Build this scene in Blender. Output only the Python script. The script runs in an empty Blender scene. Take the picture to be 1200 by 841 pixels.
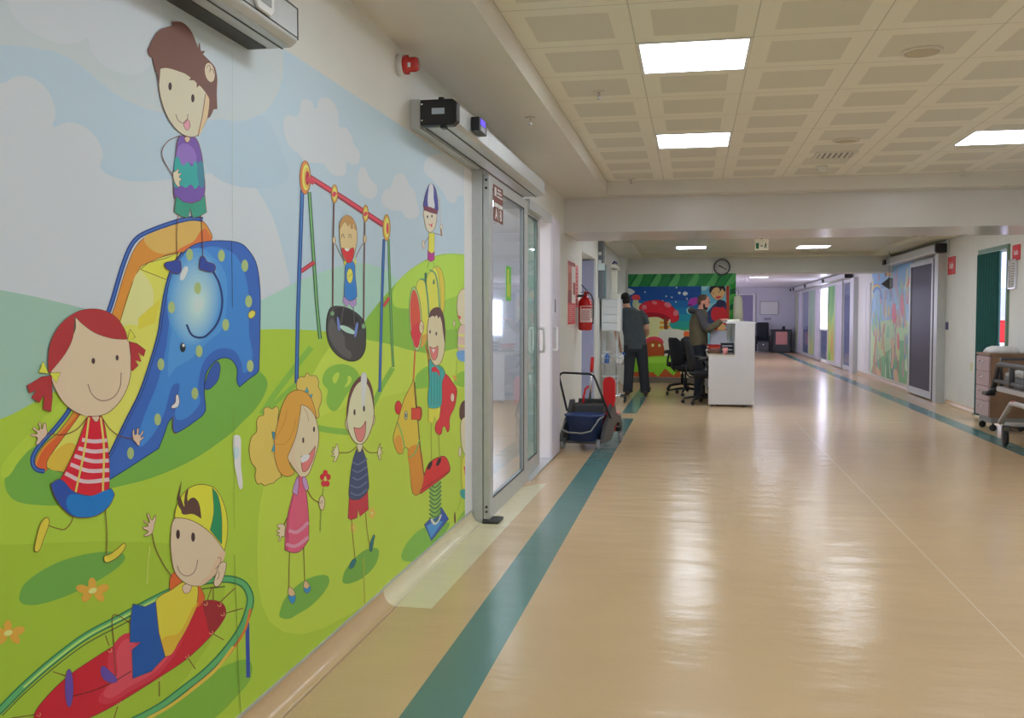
import bpy, bmesh, math, random
from mathutils import Vector, Matrix
from mathutils.geometry import tessellate_polygon
random.seed(7)
C = bpy.context.scene.collection
PI = math.pi

# ------------------------------------------------------------------ materials
def lin(c):
    c = c/255.0
    return c/12.92 if c <= 0.04045 else ((c+0.055)/1.055)**2.4
MATS = {}
def mat(name, rgb, rough=0.5, metal=0.0, gain=1.35, vary=0.0, scale=8.0, coat=0.0, emit=0.0, bump=0.0, spec=0.5):
    if name in MATS: return MATS[name]
    m = bpy.data.materials.new(name); m.use_nodes = True
    nt = m.node_tree; b = nt.nodes['Principled BSDF']
    col = tuple(min(0.9, lin(c)*gain) for c in rgb)+(1,)
    b.inputs['Base Color'].default_value = col
    b.inputs['Roughness'].default_value = rough
    b.inputs['Metallic'].default_value = metal
    b.inputs['Specular IOR Level'].default_value = spec
    if coat: b.inputs['Coat Weight'].default_value = coat; b.inputs['Coat Roughness'].default_value = 0.1
    if emit:
        b.inputs['Emission Color'].default_value = tuple(lin(c) for c in rgb)+(1,)
        b.inputs['Emission Strength'].default_value = emit
    if vary or bump:
        tc = nt.nodes.new('ShaderNodeTexCoord'); n = nt.nodes.new('ShaderNodeTexNoise')
        n.inputs['Scale'].default_value = scale; n.inputs['Detail'].default_value = 4
        nt.links.new(tc.outputs['Object'], n.inputs['Vector'])
        if vary:
            r = nt.nodes.new('ShaderNodeValToRGB')
            r.color_ramp.elements[0].position = 0.3; r.color_ramp.elements[1].position = 0.7
            r.color_ramp.elements[0].color = tuple(max(0, c*(1-vary)) for c in col[:3])+(1,)
            r.color_ramp.elements[1].color = tuple(min(1, c*(1+vary)) for c in col[:3])+(1,)
            nt.links.new(n.outputs['Fac'], r.inputs['Fac']); nt.links.new(r.outputs['Color'], b.inputs['Base Color'])
        if bump:
            bp = nt.nodes.new('ShaderNodeBump'); bp.inputs['Strength'].default_value = bump
            bp.inputs['Distance'].default_value = 0.01
            nt.links.new(n.outputs['Fac'], bp.inputs['Height']); nt.links.new(bp.outputs['Normal'], b.inputs['Normal'])
    MATS[name] = m
    return m

def glass_mat(name, tint=(0.85, 0.9, 0.9), ior=1.5, rough=0.02):
    m = bpy.data.materials.new(name); m.use_nodes = True
    nt = m.node_tree; nt.nodes.clear()
    o = nt.nodes.new('ShaderNodeOutputMaterial'); mx = nt.nodes.new('ShaderNodeMixShader')
    t = nt.nodes.new('ShaderNodeBsdfTransparent'); g = nt.nodes.new('ShaderNodeBsdfGlossy')
    f = nt.nodes.new('ShaderNodeFresnel'); f.inputs['IOR'].default_value = ior
    t.inputs['Color'].default_value = tint+(1,); g.inputs['Roughness'].default_value = rough
    ge = nt.nodes.new('ShaderNodeNewGeometry'); mu = nt.nodes.new('ShaderNodeMath'); mu.operation = 'MULTIPLY'; su = nt.nodes.new('ShaderNodeMath'); su.operation = 'SUBTRACT'; su.inputs[0].default_value = 1.0
    nt.links.new(ge.outputs['Backfacing'], su.inputs[1]); nt.links.new(f.outputs[0], mu.inputs[0]); nt.links.new(su.outputs[0], mu.inputs[1])   # a thin pane mirrors once, at its outer face
    nt.links.new(mu.outputs[0], mx.inputs[0]); nt.links.new(t.outputs[0], mx.inputs[1])
    nt.links.new(g.outputs[0], mx.inputs[2]); nt.links.new(mx.outputs[0], o.inputs[0])
    MATS[name] = m
    return m

# ------------------------------------------------------------------ mesh builder
class MB:
    def __init__(s): s.v = []; s.f = []; s.mi = []; s.sm = []; s.cur = 0
    def add(s, vs, fs, smooth=False):
        n = len(s.v); s.v += [tuple(v) for v in vs]
        for f in fs: s.f.append([n+i for i in f]); s.mi.append(s.cur); s.sm.append(smooth)
        return s
    def m(s, i): s.cur = i; return s
    def box(s, x0, y0, z0, x1, y1, z1, bev=0.0):
        if x1 < x0: x0, x1 = x1, x0
        if y1 < y0: y0, y1 = y1, y0
        if z1 < z0: z0, z1 = z1, z0
        if bev <= 0:
            vs = [(x, y, z) for z in (z0, z1) for y in (y0, y1) for x in (x0, x1)]
            return s.add(vs, [(0,2,3,1),(4,5,7,6),(0,1,5,4),(2,6,7,3),(0,4,6,2),(1,3,7,5)])
        bm = bmesh.new(); bmesh.ops.create_cube(bm, size=1)
        for v in bm.verts: v.co = Vector(((x0+x1)/2+v.co.x*(x1-x0), (y0+y1)/2+v.co.y*(y1-y0), (z0+z1)/2+v.co.z*(z1-z0)))
        b = min(bev, 0.49*min(x1-x0, y1-y0, z1-z0))
        bmesh.ops.bevel(bm, geom=bm.edges[:], offset=b, segments=2, affect='EDGES', profile=0.5)
        return s.bm(bm)
    def bm(s, bm, M=None, smooth=False):
        bm.verts.index_update()
        vs = [(M @ v.co) if M else v.co.copy() for v in bm.verts]
        fs = [[v.index for v in f.verts] for f in bm.faces]; bm.free()
        return s.add(vs, fs, smooth)
    def tube(s, pts, r, n=10, closed=False, cap=True, flat=1.0, up=None):
        pts = [Vector(p) for p in pts]; k = len(pts)
        rs = r if isinstance(r, (list, tuple)) else [r]*k
        rings = []; prev = None
        for i, p in enumerate(pts):
            if closed: d = pts[(i+1) % k]-pts[i-1]
            else: d = pts[min(i+1, k-1)]-pts[max(i-1, 0)]
            d.normalize()
            if prev is None:
                u = Vector(up) if up else (Vector((0,0,1)) if abs(d.z) < 0.9 else Vector((0,1,0)))
            else: u = prev
            u = u-d*u.dot(d)
            if u.length < 1e-6: u = d.orthogonal()
            u.normalize(); prev = u; w = d.cross(u)
            rings.append([p+(u*math.cos(2*PI*j/n)*flat+w*math.sin(2*PI*j/n))*rs[i] for j in range(n)])
        vs = [v for R in rings for v in R]; fs = []
        for i in range(k if closed else k-1):
            a = i*n; b = ((i+1) % k)*n
            for j in range(n): fs.append((a+j, a+(j+1) % n, b+(j+1) % n, b+j))
        if cap and not closed: fs += [tuple(range(n))[::-1], tuple((k-1)*n+j for j in range(n))]
        return s.add(vs, fs, True)
    def cyl(s, a, b, r, r2=None, n=16): return s.tube([a, b], [r, r if r2 is None else r2], n)
    def lathe(s, prof, c=(0,0,0), n=20, axis='z'):
        vs = []; fs = []; k = len(prof)
        for (r, h) in prof:
            for j in range(n):
                a = 2*PI*j/n; p = (r*math.cos(a), r*math.sin(a), h)
                if axis == 'y': p = (p[0], p[2], p[1])
                if axis == 'x': p = (p[2], p[0], p[1])
                vs.append((p[0]+c[0], p[1]+c[1], p[2]+c[2]))
        for i in range(k-1):
            for j in range(n): fs.append((i*n+j, i*n+(j+1) % n, (i+1)*n+(j+1) % n, (i+1)*n+j))
        fs += [tuple(range(n))[::-1], tuple((k-1)*n+j for j in range(n))]
        return s.add(vs, fs, True)
    def ell(s, c, r, n=16, M=None):
        bm = bmesh.new(); bmesh.ops.create_uvsphere(bm, u_segments=n, v_segments=max(6, n*2//3), radius=1)
        T = Matrix.Translation(c) @ (M.to_4x4() if M else Matrix.Identity(4)) @ Matrix.Diagonal((r[0], r[1], r[2], 1))
        return s.bm(bm, T, True)
    def prism(s, pts, axis, a, b):
        """2-D outline extruded along axis from a to b (outline coordinates are the other two axes in xyz order)"""
        n = len(pts)
        def P(p, t):
            return {'x': (t, p[0], p[1]), 'y': (p[0], t, p[1]), 'z': (p[0], p[1], t)}[axis]
        vs = [P(p, a) for p in pts]+[P(p, b) for p in pts]
        fs = [(i, (i+1) % n, n+(i+1) % n, n+i) for i in range(n)]
        tri = tessellate_polygon([[Vector((p[0], p[1], 0)) for p in pts]])
        fs += [tuple(t) for t in tri]+[tuple(n+i for i in t[::-1]) for t in tri]
        return s.add(vs, fs)
    def loft(s, rings, cap=True):
        n = len(rings[0]); vs = [v for R in rings for v in R]; fs = []
        for i in range(len(rings)-1):
            for j in range(n): fs.append((i*n+j, i*n+(j+1) % n, (i+1)*n+(j+1) % n, (i+1)*n+j))
        if cap: fs += [tuple(range(n))[::-1], tuple((len(rings)-1)*n+j for j in range(n))]
        return s.add(vs, fs, True)
    def xf(s, M, start=0):
        for i in range(start, len(s.v)): s.v[i] = tuple(M @ Vector(s.v[i]))
        return s

def fix_normals(me):
    bm = bmesh.new(); bm.from_mesh(me); bmesh.ops.recalc_face_normals(bm, faces=bm.faces[:]); bm.to_mesh(me); bm.free()

def obj(name, mb, mats, parent=None, loc=None, rot=None, fix=True, bevel=0.0):
    me = bpy.data.meshes.new(name)
    me.from_pydata(mb.v, [], mb.f)
    if not isinstance(mats, (list, tuple)): mats = [mats]
    for m in mats: me.materials.append(m)
    me.polygons.foreach_set('material_index', mb.mi)
    me.polygons.foreach_set('use_smooth', mb.sm)
    me.update()
    if fix: fix_normals(me)
    o = bpy.data.objects.new(name, me); C.objects.link(o)
    if parent: o.parent = parent
    if loc: o.location = loc
    if rot: o.rotation_euler = rot
    if bevel:
        bv = o.modifiers.new('bevel', 'BEVEL'); bv.width = bevel; bv.segments = 2; bv.limit_method = 'ANGLE'
    return o

def thing(name, label, cat, loc=(0,0,0), rot=(0,0,0), group=None):
    o = bpy.data.objects.new(name, None); C.objects.link(o); o.empty_display_size = 0.1
    o.location = loc; o.rotation_euler = rot; tag(o, label, cat, group)
    return o
def tag(o, label, cat, group=None):
    o['label'] = label; o['category'] = cat
    if group: o['group'] = group
    return o
def struct(name, mb, mats, parent=None, label=None, **k):
    o = obj(name, mb, mats, parent, **k)
    if parent is None:
        o['kind'] = 'structure'
        if label: o['label'] = label
    return o
def dup(root, loc, label, rotz=None):
    r = root.copy(); C.objects.link(r); r.location = loc; r['label'] = label
    if rotz is not None: r.rotation_euler = (0, 0, rotz)
    for ch in list(root.children):
        c = ch.copy(); C.objects.link(c); c.parent = r
        for g in ch.children:
            d = g.copy(); C.objects.link(d); d.parent = c
    return r

# ------------------------------------------------------------------ flat printed artwork
def catmull(pts, closed, sub=5):
    n = len(pts); out = []
    def P(i):
        return pts[i % n] if closed else pts[max(0, min(n-1, i))]
    for i in range(n if closed else n-1):
        p0, p1, p2, p3 = P(i-1), P(i), P(i+1), P(i+2)
        c1 = len(p1) > 2; c2 = len(p2) > 2
        L = math.hypot(p2[0]-p1[0], p2[1]-p1[1])
        def tan(a, b, c):
            l1 = math.hypot(b[0]-a[0], b[1]-a[1])+1e-6; l2 = math.hypot(c[0]-b[0], c[1]-b[1])+1e-6
            # tangent limited to the shorter neighbour, so the curve does not overshoot
            tx = (c[0]-a[0]); ty = (c[1]-a[1]); l = math.hypot(tx, ty)+1e-9
            return tx/l, ty/l
        t1 = (0, 0) if c1 else tan(p0, p1, p2)
        t2 = (0, 0) if c2 else tan(p1, p2, p3)
        for k in range(sub):
            t = k/sub; h1 = 2*t**3-3*t*t+1; h2 = -2*t**3+3*t*t; h3 = t**3-2*t*t+t; h4 = t**3-t*t
            out.append((h1*p1[0]+h2*p2[0]+L*(h3*t1[0]+h4*t2[0]), h1*p1[1]+h2*p2[1]+L*(h3*t1[1]+h4*t2[1])))
    if not closed: out.append(pts[-1][:2])
    return out

class Art:
    """flat artwork: coloured shapes laid out in picture units, to2 turns a picture unit into metres on the wall, to3 places that on the wall with a little lift"""
    STEP = 0.000022
    def __init__(s, to2, to3, prefix, gain=1.45):
        s.to2 = to2; s.to3 = to3; s.mb = MB(); s.mats = []; s.idx = {}; s.o = (0, 0, 1.0); s.k = 1; s.prefix = prefix; s.gain = gain; s.clip = None
    def zoom(s, x0, y0, sc): s.o = (x0, y0, sc)
    def fig(s, k): s.k = k
    def col(s, rgb):
        if rgb not in s.idx:
            s.idx[rgb] = len(s.mats)
            s.mats.append(mat('%s_%d_%d_%d' % ((s.prefix,)+rgb), rgb, 0.45, gain=s.gain, spec=0.3))
        s.mb.m(s.idx[rgb])
    def tr(s, pts): return [((p[0]/s.o[2]+s.o[0], p[1]/s.o[2]+s.o[1])+((1,) if len(p) > 2 else ())) for p in pts]
    def _fill(s, pts):
        pts = [s.to2(*p[:2]) for p in pts]
        if s.clip: pts = clip_poly(pts, s.clip)
        if len(pts) < 3: return
        tri = tessellate_polygon([[Vector((p[0], p[1], 0)) for p in pts]])
        z = s.k*s.STEP; s.mb.add([s.to3(p[0], p[1], z) for p in pts], [tuple(t) for t in tri])
    def S(s, rgb, pts, line=None, w=0.7):
        s.col(rgb); q = catmull(s.tr(pts), True); s._fill(q); s.k += 1
        if line: s._ribbon(line, q+[q[0], q[1]], w)
    def Q(s, rgb, pts, line=None, w=0.7):
        s.col(rgb); q = [p[:2] for p in s.tr(pts)]; s._fill(q); s.k += 1
        if line: s._ribbon(line, q+[q[0], q[1]], w)
    def E(s, rgb, cx, cy, rx, ry, rot=0, line=None, w=0.7):
        c = math.cos(math.radians(rot)); n = math.sin(math.radians(rot))
        pts = [(cx+rx*math.cos(t)*c-ry*math.sin(t)*n, cy+rx*math.cos(t)*n+ry*math.sin(t)*c) for t in [2*PI*i/24 for i in range(24)]]
        s.Q(rgb, pts, line, w)
    def L(s, rgb, w, pts, straight=False):
        q = [p[:2] for p in s.tr(pts)] if straight else catmull(s.tr(pts), False)
        s._ribbon(rgb, q, w)
    def _ribbon(s, rgb, q, w):
        s.col(rgb); h = w/2; q = [p for i, p in enumerate(q) if i == 0 or math.hypot(p[0]-q[i-1][0], p[1]-q[i-1][1]) > 1e-4]
        if len(q) < 2: return
        A = []; z = s.k*s.STEP
        for i, p in enumerate(q):
            a = q[max(0, i-1)]; b = q[min(len(q)-1, i+1)]; dx, dy = b[0]-a[0], b[1]-a[1]; l = math.hypot(dx, dy)+1e-9
            A.append(((p[0]-dy/l*h, p[1]+dx/l*h), (p[0]+dy/l*h, p[1]-dx/l*h)))
        for (a, b), (c, d) in zip(A, A[1:]):
            quad = [s.to2(*p) for p in (a, b, d, c)]
            if s.clip:
                quad = clip_poly(quad, s.clip)
                if len(quad) < 3: continue
            s.mb.add([s.to3(p[0], p[1], z) for p in quad], [tuple(range(len(quad)))])
        s.k += 1

def clip_poly(pts, box):
    """Sutherland-Hodgman against an axis-aligned box in picture units, so the print ends at its own edge"""
    x0, y0, x1, y1 = box
    for ax, lim, sgn in ((0, x0, 1), (0, x1, -1), (1, y0, 1), (1, y1, -1)):
        out = []
        for i in range(len(pts)):
            a, b = pts[i-1], pts[i]; ia = (a[ax]-lim)*sgn >= 0; ib = (b[ax]-lim)*sgn >= 0
            if ia != ib:
                t = (lim-a[ax])/(b[ax]-a[ax]); out.append((a[0]+(b[0]-a[0])*t, a[1]+(b[1]-a[1])*t))
            if ib: out.append((b[0], b[1]))
        pts = out
        if not pts: break
    return pts
# ------------------------------------------------------------------ camera
FOC = 1110.0; VPX, VPY = 811.0, 371.0; EYE = 1.3
yc = Vector(((VPX-600)/FOC, (420.5-VPY)/FOC, 1)).normalized()      # corridor axis in camera axes (right, up, forward)
zc = Vector((0, yc.z, -yc.y)).normalized()
xc = yc.cross(zc)
if xc.x < 0: xc = -xc
RW = Matrix((xc, yc, zc))                                           # camera axes -> room axes
cam = bpy.data.cameras.new('camera'); co = bpy.data.objects.new('camera', cam); C.objects.link(co)
cam.sensor_width = 36; cam.sensor_fit = 'HORIZONTAL'; cam.lens = 36*FOC/1200; cam.clip_start = 0.05; cam.clip_end = 200
R4 = Matrix((RW @ Vector((1,0,0)), RW @ Vector((0,1,0)), RW @ Vector((0,0,-1)))).transposed().to_4x4()
co.matrix_world = Matrix.Translation((0, 0, EYE)) @ R4
bpy.context.scene.camera = co

WL = -1.36          # left wall
WR = 3.72           # right wall

# ------------------------------------------------------------------ playground mural on the left wall
def wall2(u, v):    # the mural was measured off a perspective sketch of the wall: sketch point -> (along the wall, height)
    d = RW @ Vector(((u-600)/FOC, (420.5-v)/FOC, 1)); t = WL/d.x
    return (t*d.y, EYE+t*d.z)
def wall3(a, b, lift): return (WL+0.004+lift, a, b)
A = Art(wall2, wall3, 'print', 1.68)
A.clip = (0.75, 0.062, 5.595, 2.2)
SKY=(162,181,193); CLOUD=(178,185,191); GREEN=(152,180,58); DK=(60,40,40); BR=(105,62,48); SKIN=(196,172,145); SKIN2=(205,165,125)
# sky and clouds
A.clip = (0.75, 0.062, 5.88, 2.2)
A.Q((196,198,204), [(-900,-600),(700,-600),(700,1900),(-900,1900)])
A.clip = (0.75, 0.062, 5.595, 2.2)
A.Q(SKY, [(-900,-600),(700,-600),(700,1900),(-900,1900)])
A.S((172,182,186), [(-300,-100),(280,-60),(330,60),(310,130),(240,140),(150,120),(60,60),(-100,60),(-300,100)])
A.zoom(0,0,4)
A.S(CLOUD, [(-700,-200),(10,-60),(30,20),(60,80),(110,130),(190,175),(290,208),(360,200),(400,182),(415,225),(460,290),(530,335),(610,350),(680,325),(720,260),(760,150),(700,-100),(300,-400),(-700,-400)])
A.S(CLOUD, [(-900,420),(0,390),(60,362),(120,358),(190,395),(240,470),(252,550),(240,592),(300,575),(370,585),(440,640),(475,720),(465,790),(560,840),(700,850),(1100,800),(1160,830),(1300,1100),(1300,1500),(0,1700),(-900,1700)])
A.zoom(200,0,4)
A.S((158,178,192), [(135,640),(190,570),(250,560),(330,580),(410,540),(460,570),(490,650),(520,720),(545,780),(540,840),(440,880),(260,860),(160,780)])
A.zoom(0,0,1)
A.S(CLOUD, [(331,150),(332,139),(337,135),(346,136),(350,131),(352,119),(357,116),(364,119),(369,127),(372,118),(379,114),(388,118),(395,132),(397,149),(404,149),(411,160),(413,168),(420,178),(419,191),(413,193),(406,190),(404,194),(404,203),(398,206),(390,205),(382,198),(378,192),(366,191),(355,189),(349,180),(340,174),(334,163)])
A.S(CLOUD, [(419,203),(422,196),(427,197),(430,204),(434,211),(440,217),(441,224),(437,232),(429,232),(421,226),(418,216)])
A.S(CLOUD, [(446,232),(450,222),(456,220),(462,206),(470,203),(476,210),(480,219),(485,224),(488,238),(490,250),(484,256),(474,254),(470,248),(458,246),(448,240)])
A.S(CLOUD, [(496,200),(500,185),(520,180),(545,190),(545,229),(536,230),(532,238),(524,235),(519,226),(507,212)])
# hills
A.S((140,172,158), [(-400,300,1),(0,340,1),(50,350),(120,368),(180,390),(220,420),(200,560),(-400,620)])
A.S((150,186,174), [(200,420),(260,372),(303,352),(322,343),(345,331),(372,320),(400,311),(421,308),(440,312),(455,319),(470,332),(520,380),(500,430),(300,430)])
A.S(GREEN, [(-900,800,1),(-400,600,1),(0,490),(40,470),(80,450),(150,420),(250,396),(303,386),(380,388),(430,396),(543,415),(600,420),(600,1900,1),(-900,1900,1)])
A.zoom(330,280,6)
A.S((124,170,62), [(560,610,1),(600,545),(700,420),(790,320),(880,230),(1000,150),(1100,112),(1180,102),(1300,110,1),(1320,860,1),(1010,800,1),(850,770),(740,735),(590,702)])
A.S((160,196,72), [(775,440),(790,330),(880,232),(1000,154),(1100,116),(1180,106),(1300,114,1),(1310,420),(1200,440),(1150,500),(1050,500),(900,490),(800,480)])
A.zoom(430,320,5.607)
A.S((138,182,66), [(500,190),(570,155),(640,135),(660,335),(580,365),(505,360)])
A.S((172,194,74), [(-220,-60+500),(0,440),(150,470),(290,508),(420,530),(660,520),(660,1900),(-300,1900),(-500,1100)])
A.S((120,172,66), [(312,690),(335,650),(400,610),(500,620),(500,800),(420,840),(330,835)])
A.S((128,176,62), [(640,650),(600,655),(572,690),(568,720),(600,742),(645,742)])
A.zoom(0,0,1)
A.S((166,188,66), [(330,520),(430,470),(560,470),(560,680),(450,700),(330,740),(300,640)])
A.S((144,172,52), [(-400,640),(0,638),(120,634),(220,640),(260,660),(240,760),(100,900),(-400,1100)])
# slide shadow
DG=(104,156,64)
A.S(DG, [(3,565),(12,584),(37,591),(80,590),(125,573),(175,560),(225,538),(270,507),(283,494),(297,480),(308,463),(312,448),(305,437),(285,425),(240,415),(170,440),(100,490),(35,525),(10,548)])
A.S((160,186,62), [(0,545),(30,510),(70,470),(85,466),(55,500),(20,540),(3,560)])
# ---- slide with elephant
A.fig(30)
rail=[(236,257),(222,256),(200,261),(175,270),(161,277),(152,287),(144,305),(136,330),(128,357),(121,375),(112,400),(96,440),(80,478),(62,502),(47,518),(37,533),(36,543),(41,550),(50,552)]
A.S((222,130,50), [(234,258),(222,258),(200,264),(178,273),(164,281),(156,291),(148,309),(140,333),(132,360),(117,400),(100,442),(85,480),(66,506),(50,521),(40,536),(40,548),(50,552),(54,548),(57,535),(75,512),(95,483),(112,447),(128,405),(139,375),(150,340),(160,320),(190,300),(222,293),(246,281),(243,268)],BR)
A.S((210,90,45), [(100,470),(85,490),(66,510),(50,525),(42,540),(42,549),(51,551),(57,535),(75,512),(92,486)])
A.zoom(0,200,4)
A.S((226,160,85), [(670,310),(690,360),(750,390),(820,375),(900,330),(945,280),(930,238),(860,240),(760,270)])
A.S((220,105,55), [(900,330),(950,270),(975,300),(983,325),(930,345),(860,375),(820,378)])
A.zoom(0,0,1)
A.L((35,60,125), 5.5, rail); A.L((60,100,170), 2, rail)
A.S((214,202,88), [(163,312,1),(188,301),(222,293,1),(205,310),(195,327),(190,350),(184,385),(175,425),(163,470),(148,505),(130,537),(115,555,1),(72,553),(53,548,1),(53,540),(70,515),(95,480),(112,447),(128,405),(139,375),(150,340),(157,323)],BR)
A.S((216,212,130), [(160,318),(170,325),(178,345),(170,380),(150,380),(140,380),(150,345)])
A.zoom(0,200,4)
A.Q((208,185,62), [(745,600),(640,690),(640,745),(720,712)])
A.Q((214,196,70), [(650,462),(690,430),(770,410),(830,385),(800,440),(772,510)],BR)
A.zoom(0,0,1)
A.S((206,165,60), [(72,552),(54,547),(60,530),(85,520),(90,552)])
A.S((50,92,168), [(212,297),(225,287),(240,283),(260,282),(280,285),(291,295),(299,310),(303,340),(303,380),(302,427),(301,435),(290,444),(279,453,1),(276,447),(276,432),(270,422),(262,419),(254,421),(246,427),(239,440),(237.5,460),(239,480),(235,487,1),(205,507),(200,502),(199,490),(190,510),(184,525,1),(150,547),(126,562,1),(126,535),(147,492),(162,462),(175,424),(184,390),(190,350),(196,326),(203,310)],(30,45,95),1.0)
A.S((58,120,188), [(210,310),(225,295),(245,289),(262,292),(275,300),(285,320),(290,350),(290,390),(294,420),(285,437),(281,425),(273,411),(258,408),(245,414),(235,428),(230,455),(232,473),(207,492),(205,470),(208,450),(200,452),(190,485),(175,512),(160,522),(166,490),(182,450),(192,410),(197,370),(202,330)])
A.S((72,134,196), [(206,330),(220,305),(245,300),(262,320),(264,350),(258,385),(240,402),(222,420),(205,430),(195,440),(200,380)])
for k in range(12):
    t = k/11.0; q = t**0.8
    A.E(tuple(int(p+(r-p)*q) for p, r in zip((74,136,196),(176,200,222))), 226+4*t, 349+7*t, 27*(1-t)+5, 50*(1-t)+9, 5)
A.S((48,82,156), [(254,424),(255,440),(250,450),(239,456),(240,444),(246,430)],(30,45,95))
A.zoom(0,200,4)
A.L((30,50,110), 2.4, [(990,470),(1020,530),(1034,620),(1012,710),(960,772),(925,782),(890,768),(866,720)])
A.L((25,45,100), 0.8, [(1078,330),(1080,480),(1081,640)])
A.S((190,214,228), [(836,510),(840,480),(858,450),(872,452),(868,480),(850,512)])
for x,y in [(880,393),(1030,398),(1140,445),(918,550),(795,640),(1050,722),(1158,612),(925,845),(745,907),(905,1043),(730,1165),(602,1323),(1165,915)]: A.E((150,170,112), x,y,16,28)
A.E((30,35,50), 848,828,13,22); A.E((235,235,235), 851,818,6,8)
A.S((225,228,230), [(820,1048),(832,1075),(825,1105),(800,1113),(793,1105),(812,1085)],BR)
A.S((205,190,80), [(1155,675),(1170,655),(1188,660),(1185,680),(1165,692)],BR)
A.L(BR, 1, [(800,1150),(800,1200),(808,1228),(820,1228)])
A.zoom(0,0,1)
A.L((28,52,115), 4, [(212,296),(202,310),(196,325),(191,345),(187,370),(184,390),(175,422),(162,460),(147,490),(126,533)])
A.L((66,104,172), 1.2, [(212,297),(202,311),(196,326),(191,346),(187,371),(184,391),(175,423),(162,461),(147,491),(126,534)])
# ---- boy with brown hair on top of the slide
A.fig(112); A.zoom(0,0,4)
A.L(BR, 1, [(835,635),(780,660),(751,700),(752,740),(785,800),(803,828)])
A.L(BR, 0.8, [(825,1010),(818,1100),(820,1210)]); A.L(BR, 0.8, [(932,1010),(938,1100),(942,1215)])
A.S((104,76,152), [(830,643),(815,720),(805,800),(805,910),(812,930),(850,947),(890,952),(930,938),(950,900),(945,800),(930,700),(905,645),(870,640)],BR)
A.S((128,100,170), [(826,690),(850,672),(890,690),(912,740),(900,770),(870,762),(850,776),(835,760),(825,735),(815,735)])
A.S((48,150,146), [(812,740),(825,735),(835,760),(850,775),(870,760),(890,780),(905,755),(920,775),(935,755),(945,800),(948,860),(940,880),(925,865),(905,885),(885,865),(860,880),(840,870),(820,880),(805,870),(805,800)])
A.S((60,120,140), [(915,770),(935,758),(945,800),(948,860),(940,880),(922,866)])
A.Q((50,138,116), [(815,918),(850,947),(890,953),(930,938),(950,912),(958,995),(925,1015),(893,1020),(882,975),(870,1022),(840,1015),(806,993)],BR)
A.S(SKIN, [(855,645),(880,645),(875,664),(864,667)],BR)
A.S((188,182,158), [(735,325),(733,400),(745,470),(775,550),(820,610),(870,640),(915,635),(945,590),(965,540),(972,460),(955,430),(920,395),(880,360),(830,330),(770,312)],BR)
A.S((205,172,135), [(955,440),(970,470),(965,540),(945,590),(918,632),(935,560)])
A.S((104,70,60), [(682,235,1),(700,195),(740,140),(800,122,1),(795,104,1),(840,105),(880,140),(910,205),(918,230,1),(925,200,1),(930,240,1),(950,240,1),(940,255,1),(975,290),(998,320),(1008,375,1),(1005,440),(1008,510,1),(990,512,1),(975,545),(962,555,1),(972,470),(955,435),(925,398,1),(912,410,1),(908,380),(876,376,1),(884,360),(830,335),(770,318),(740,322,1),(733,405,1),(724,340),(718,336,1),(703,265,1),(693,268,1)],BR,0.5)
A.E((200,180,155), 973,340, 24,47,-10,BR)
A.L(BR,0.6,[(958,320),(968,305),(975,320),(972,340)]); A.L(BR,0.6,[(972,330),(985,325),(992,345)])
A.L(BR,0.8,[(953,440),(938,540),(917,640)])
A.E(DK,786,405,8,19); A.E(DK,893,461,8,19)
A.S((214,140,150), [(850,578),(866,560),(874,565),(880,590),(868,610),(855,600)],BR,0.5)
A.L(BR,0.7,[(812,535),(825,565),(850,577),(866,560),(870,535)])
A.S((205,185,160), [(800,812),(815,800),(825,792),(825,812),(840,812),(828,828),(840,842),(830,850),(830,875),(818,870),(806,850)],BR,0.5)
for p in ([(760,1235),(785,1225),(830,1220),(838,1240),(835,1275),(815,1283),(785,1270),(765,1255)],[(925,1235),(930,1205),(945,1203),(960,1225),(995,1240),(998,1265),(980,1275),(945,1268),(925,1260)]): A.S((44,66,142),p,BR)
# ---- running girl with red pigtails
A.fig(112); A.zoom(0,340,4)
A.fig(28); A.S((98,150,66), [(80,1440),(110,1370),(250,1280),(430,1230),(560,1230),(578,1260),(500,1330),(330,1420),(180,1470),(100,1470)])
A.fig(112)
A.L(BR,1,[(398,595),(350,650),(290,675),(205,672)]); A.L(BR,1,[(466,595),(500,645),(550,683),(612,695)])
A.L(BR,1,[(332,1055),(320,1090),(290,1120),(255,1115),(212,1100)]); A.L(BR,1,[(482,1030),(490,1140),(488,1240)])
A.S((200,180,62), [(200,1066),(214,1068),(218,1090),(190,1170),(170,1220),(152,1222),(150,1200),(175,1100)],BR)
A.S((200,180,62), [(478,1245),(500,1238),(540,1210),(570,1185),(577,1200),(545,1245),(500,1272),(480,1270)],BR)
A.S((196,170,150), [(208,672),(206,650),(195,620),(184,650),(178,620),(168,622),(172,655),(140,642),(163,670),(130,677),(162,690),(158,722),(185,700)],BR,0.5)
A.S((196,170,150), [(612,695),(615,650),(624,678),(636,645),(640,678),(660,658),(648,690),(664,686),(646,706),(640,727),(625,712)],BR,0.5)
A.S((190,30,50), [(400,590,1),(465,590,1),(480,640),(500,790),(500,930,1),(440,960),(380,960),(320,940),(270,885,1),(330,770),(380,640)],BR)
for p in ([(372,700),(430,708),(490,702)],[(355,740),(425,755),(496,748)],[(337,775),(420,800),(498,797)],[(318,815),(400,845),(500,842)],[(293,857),(380,895),(500,886)]): A.L((208,170,176),4.6,p)
A.L((205,180,95),2.4,[(405,595),(385,740),(342,945)]); A.L((205,180,95),2.4,[(460,595),(475,740),(470,942)])
A.S(SKIN,[(420,588),(450,588),(446,612),(432,614)],BR,0.5)
A.S((38,72,150), [(225,908,1),(270,885),(330,940),(410,962),(470,952),(505,928),(525,958,1),(500,1010),(450,1050),(390,1065),(330,1058),(280,1020),(240,960)],BR)
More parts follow.
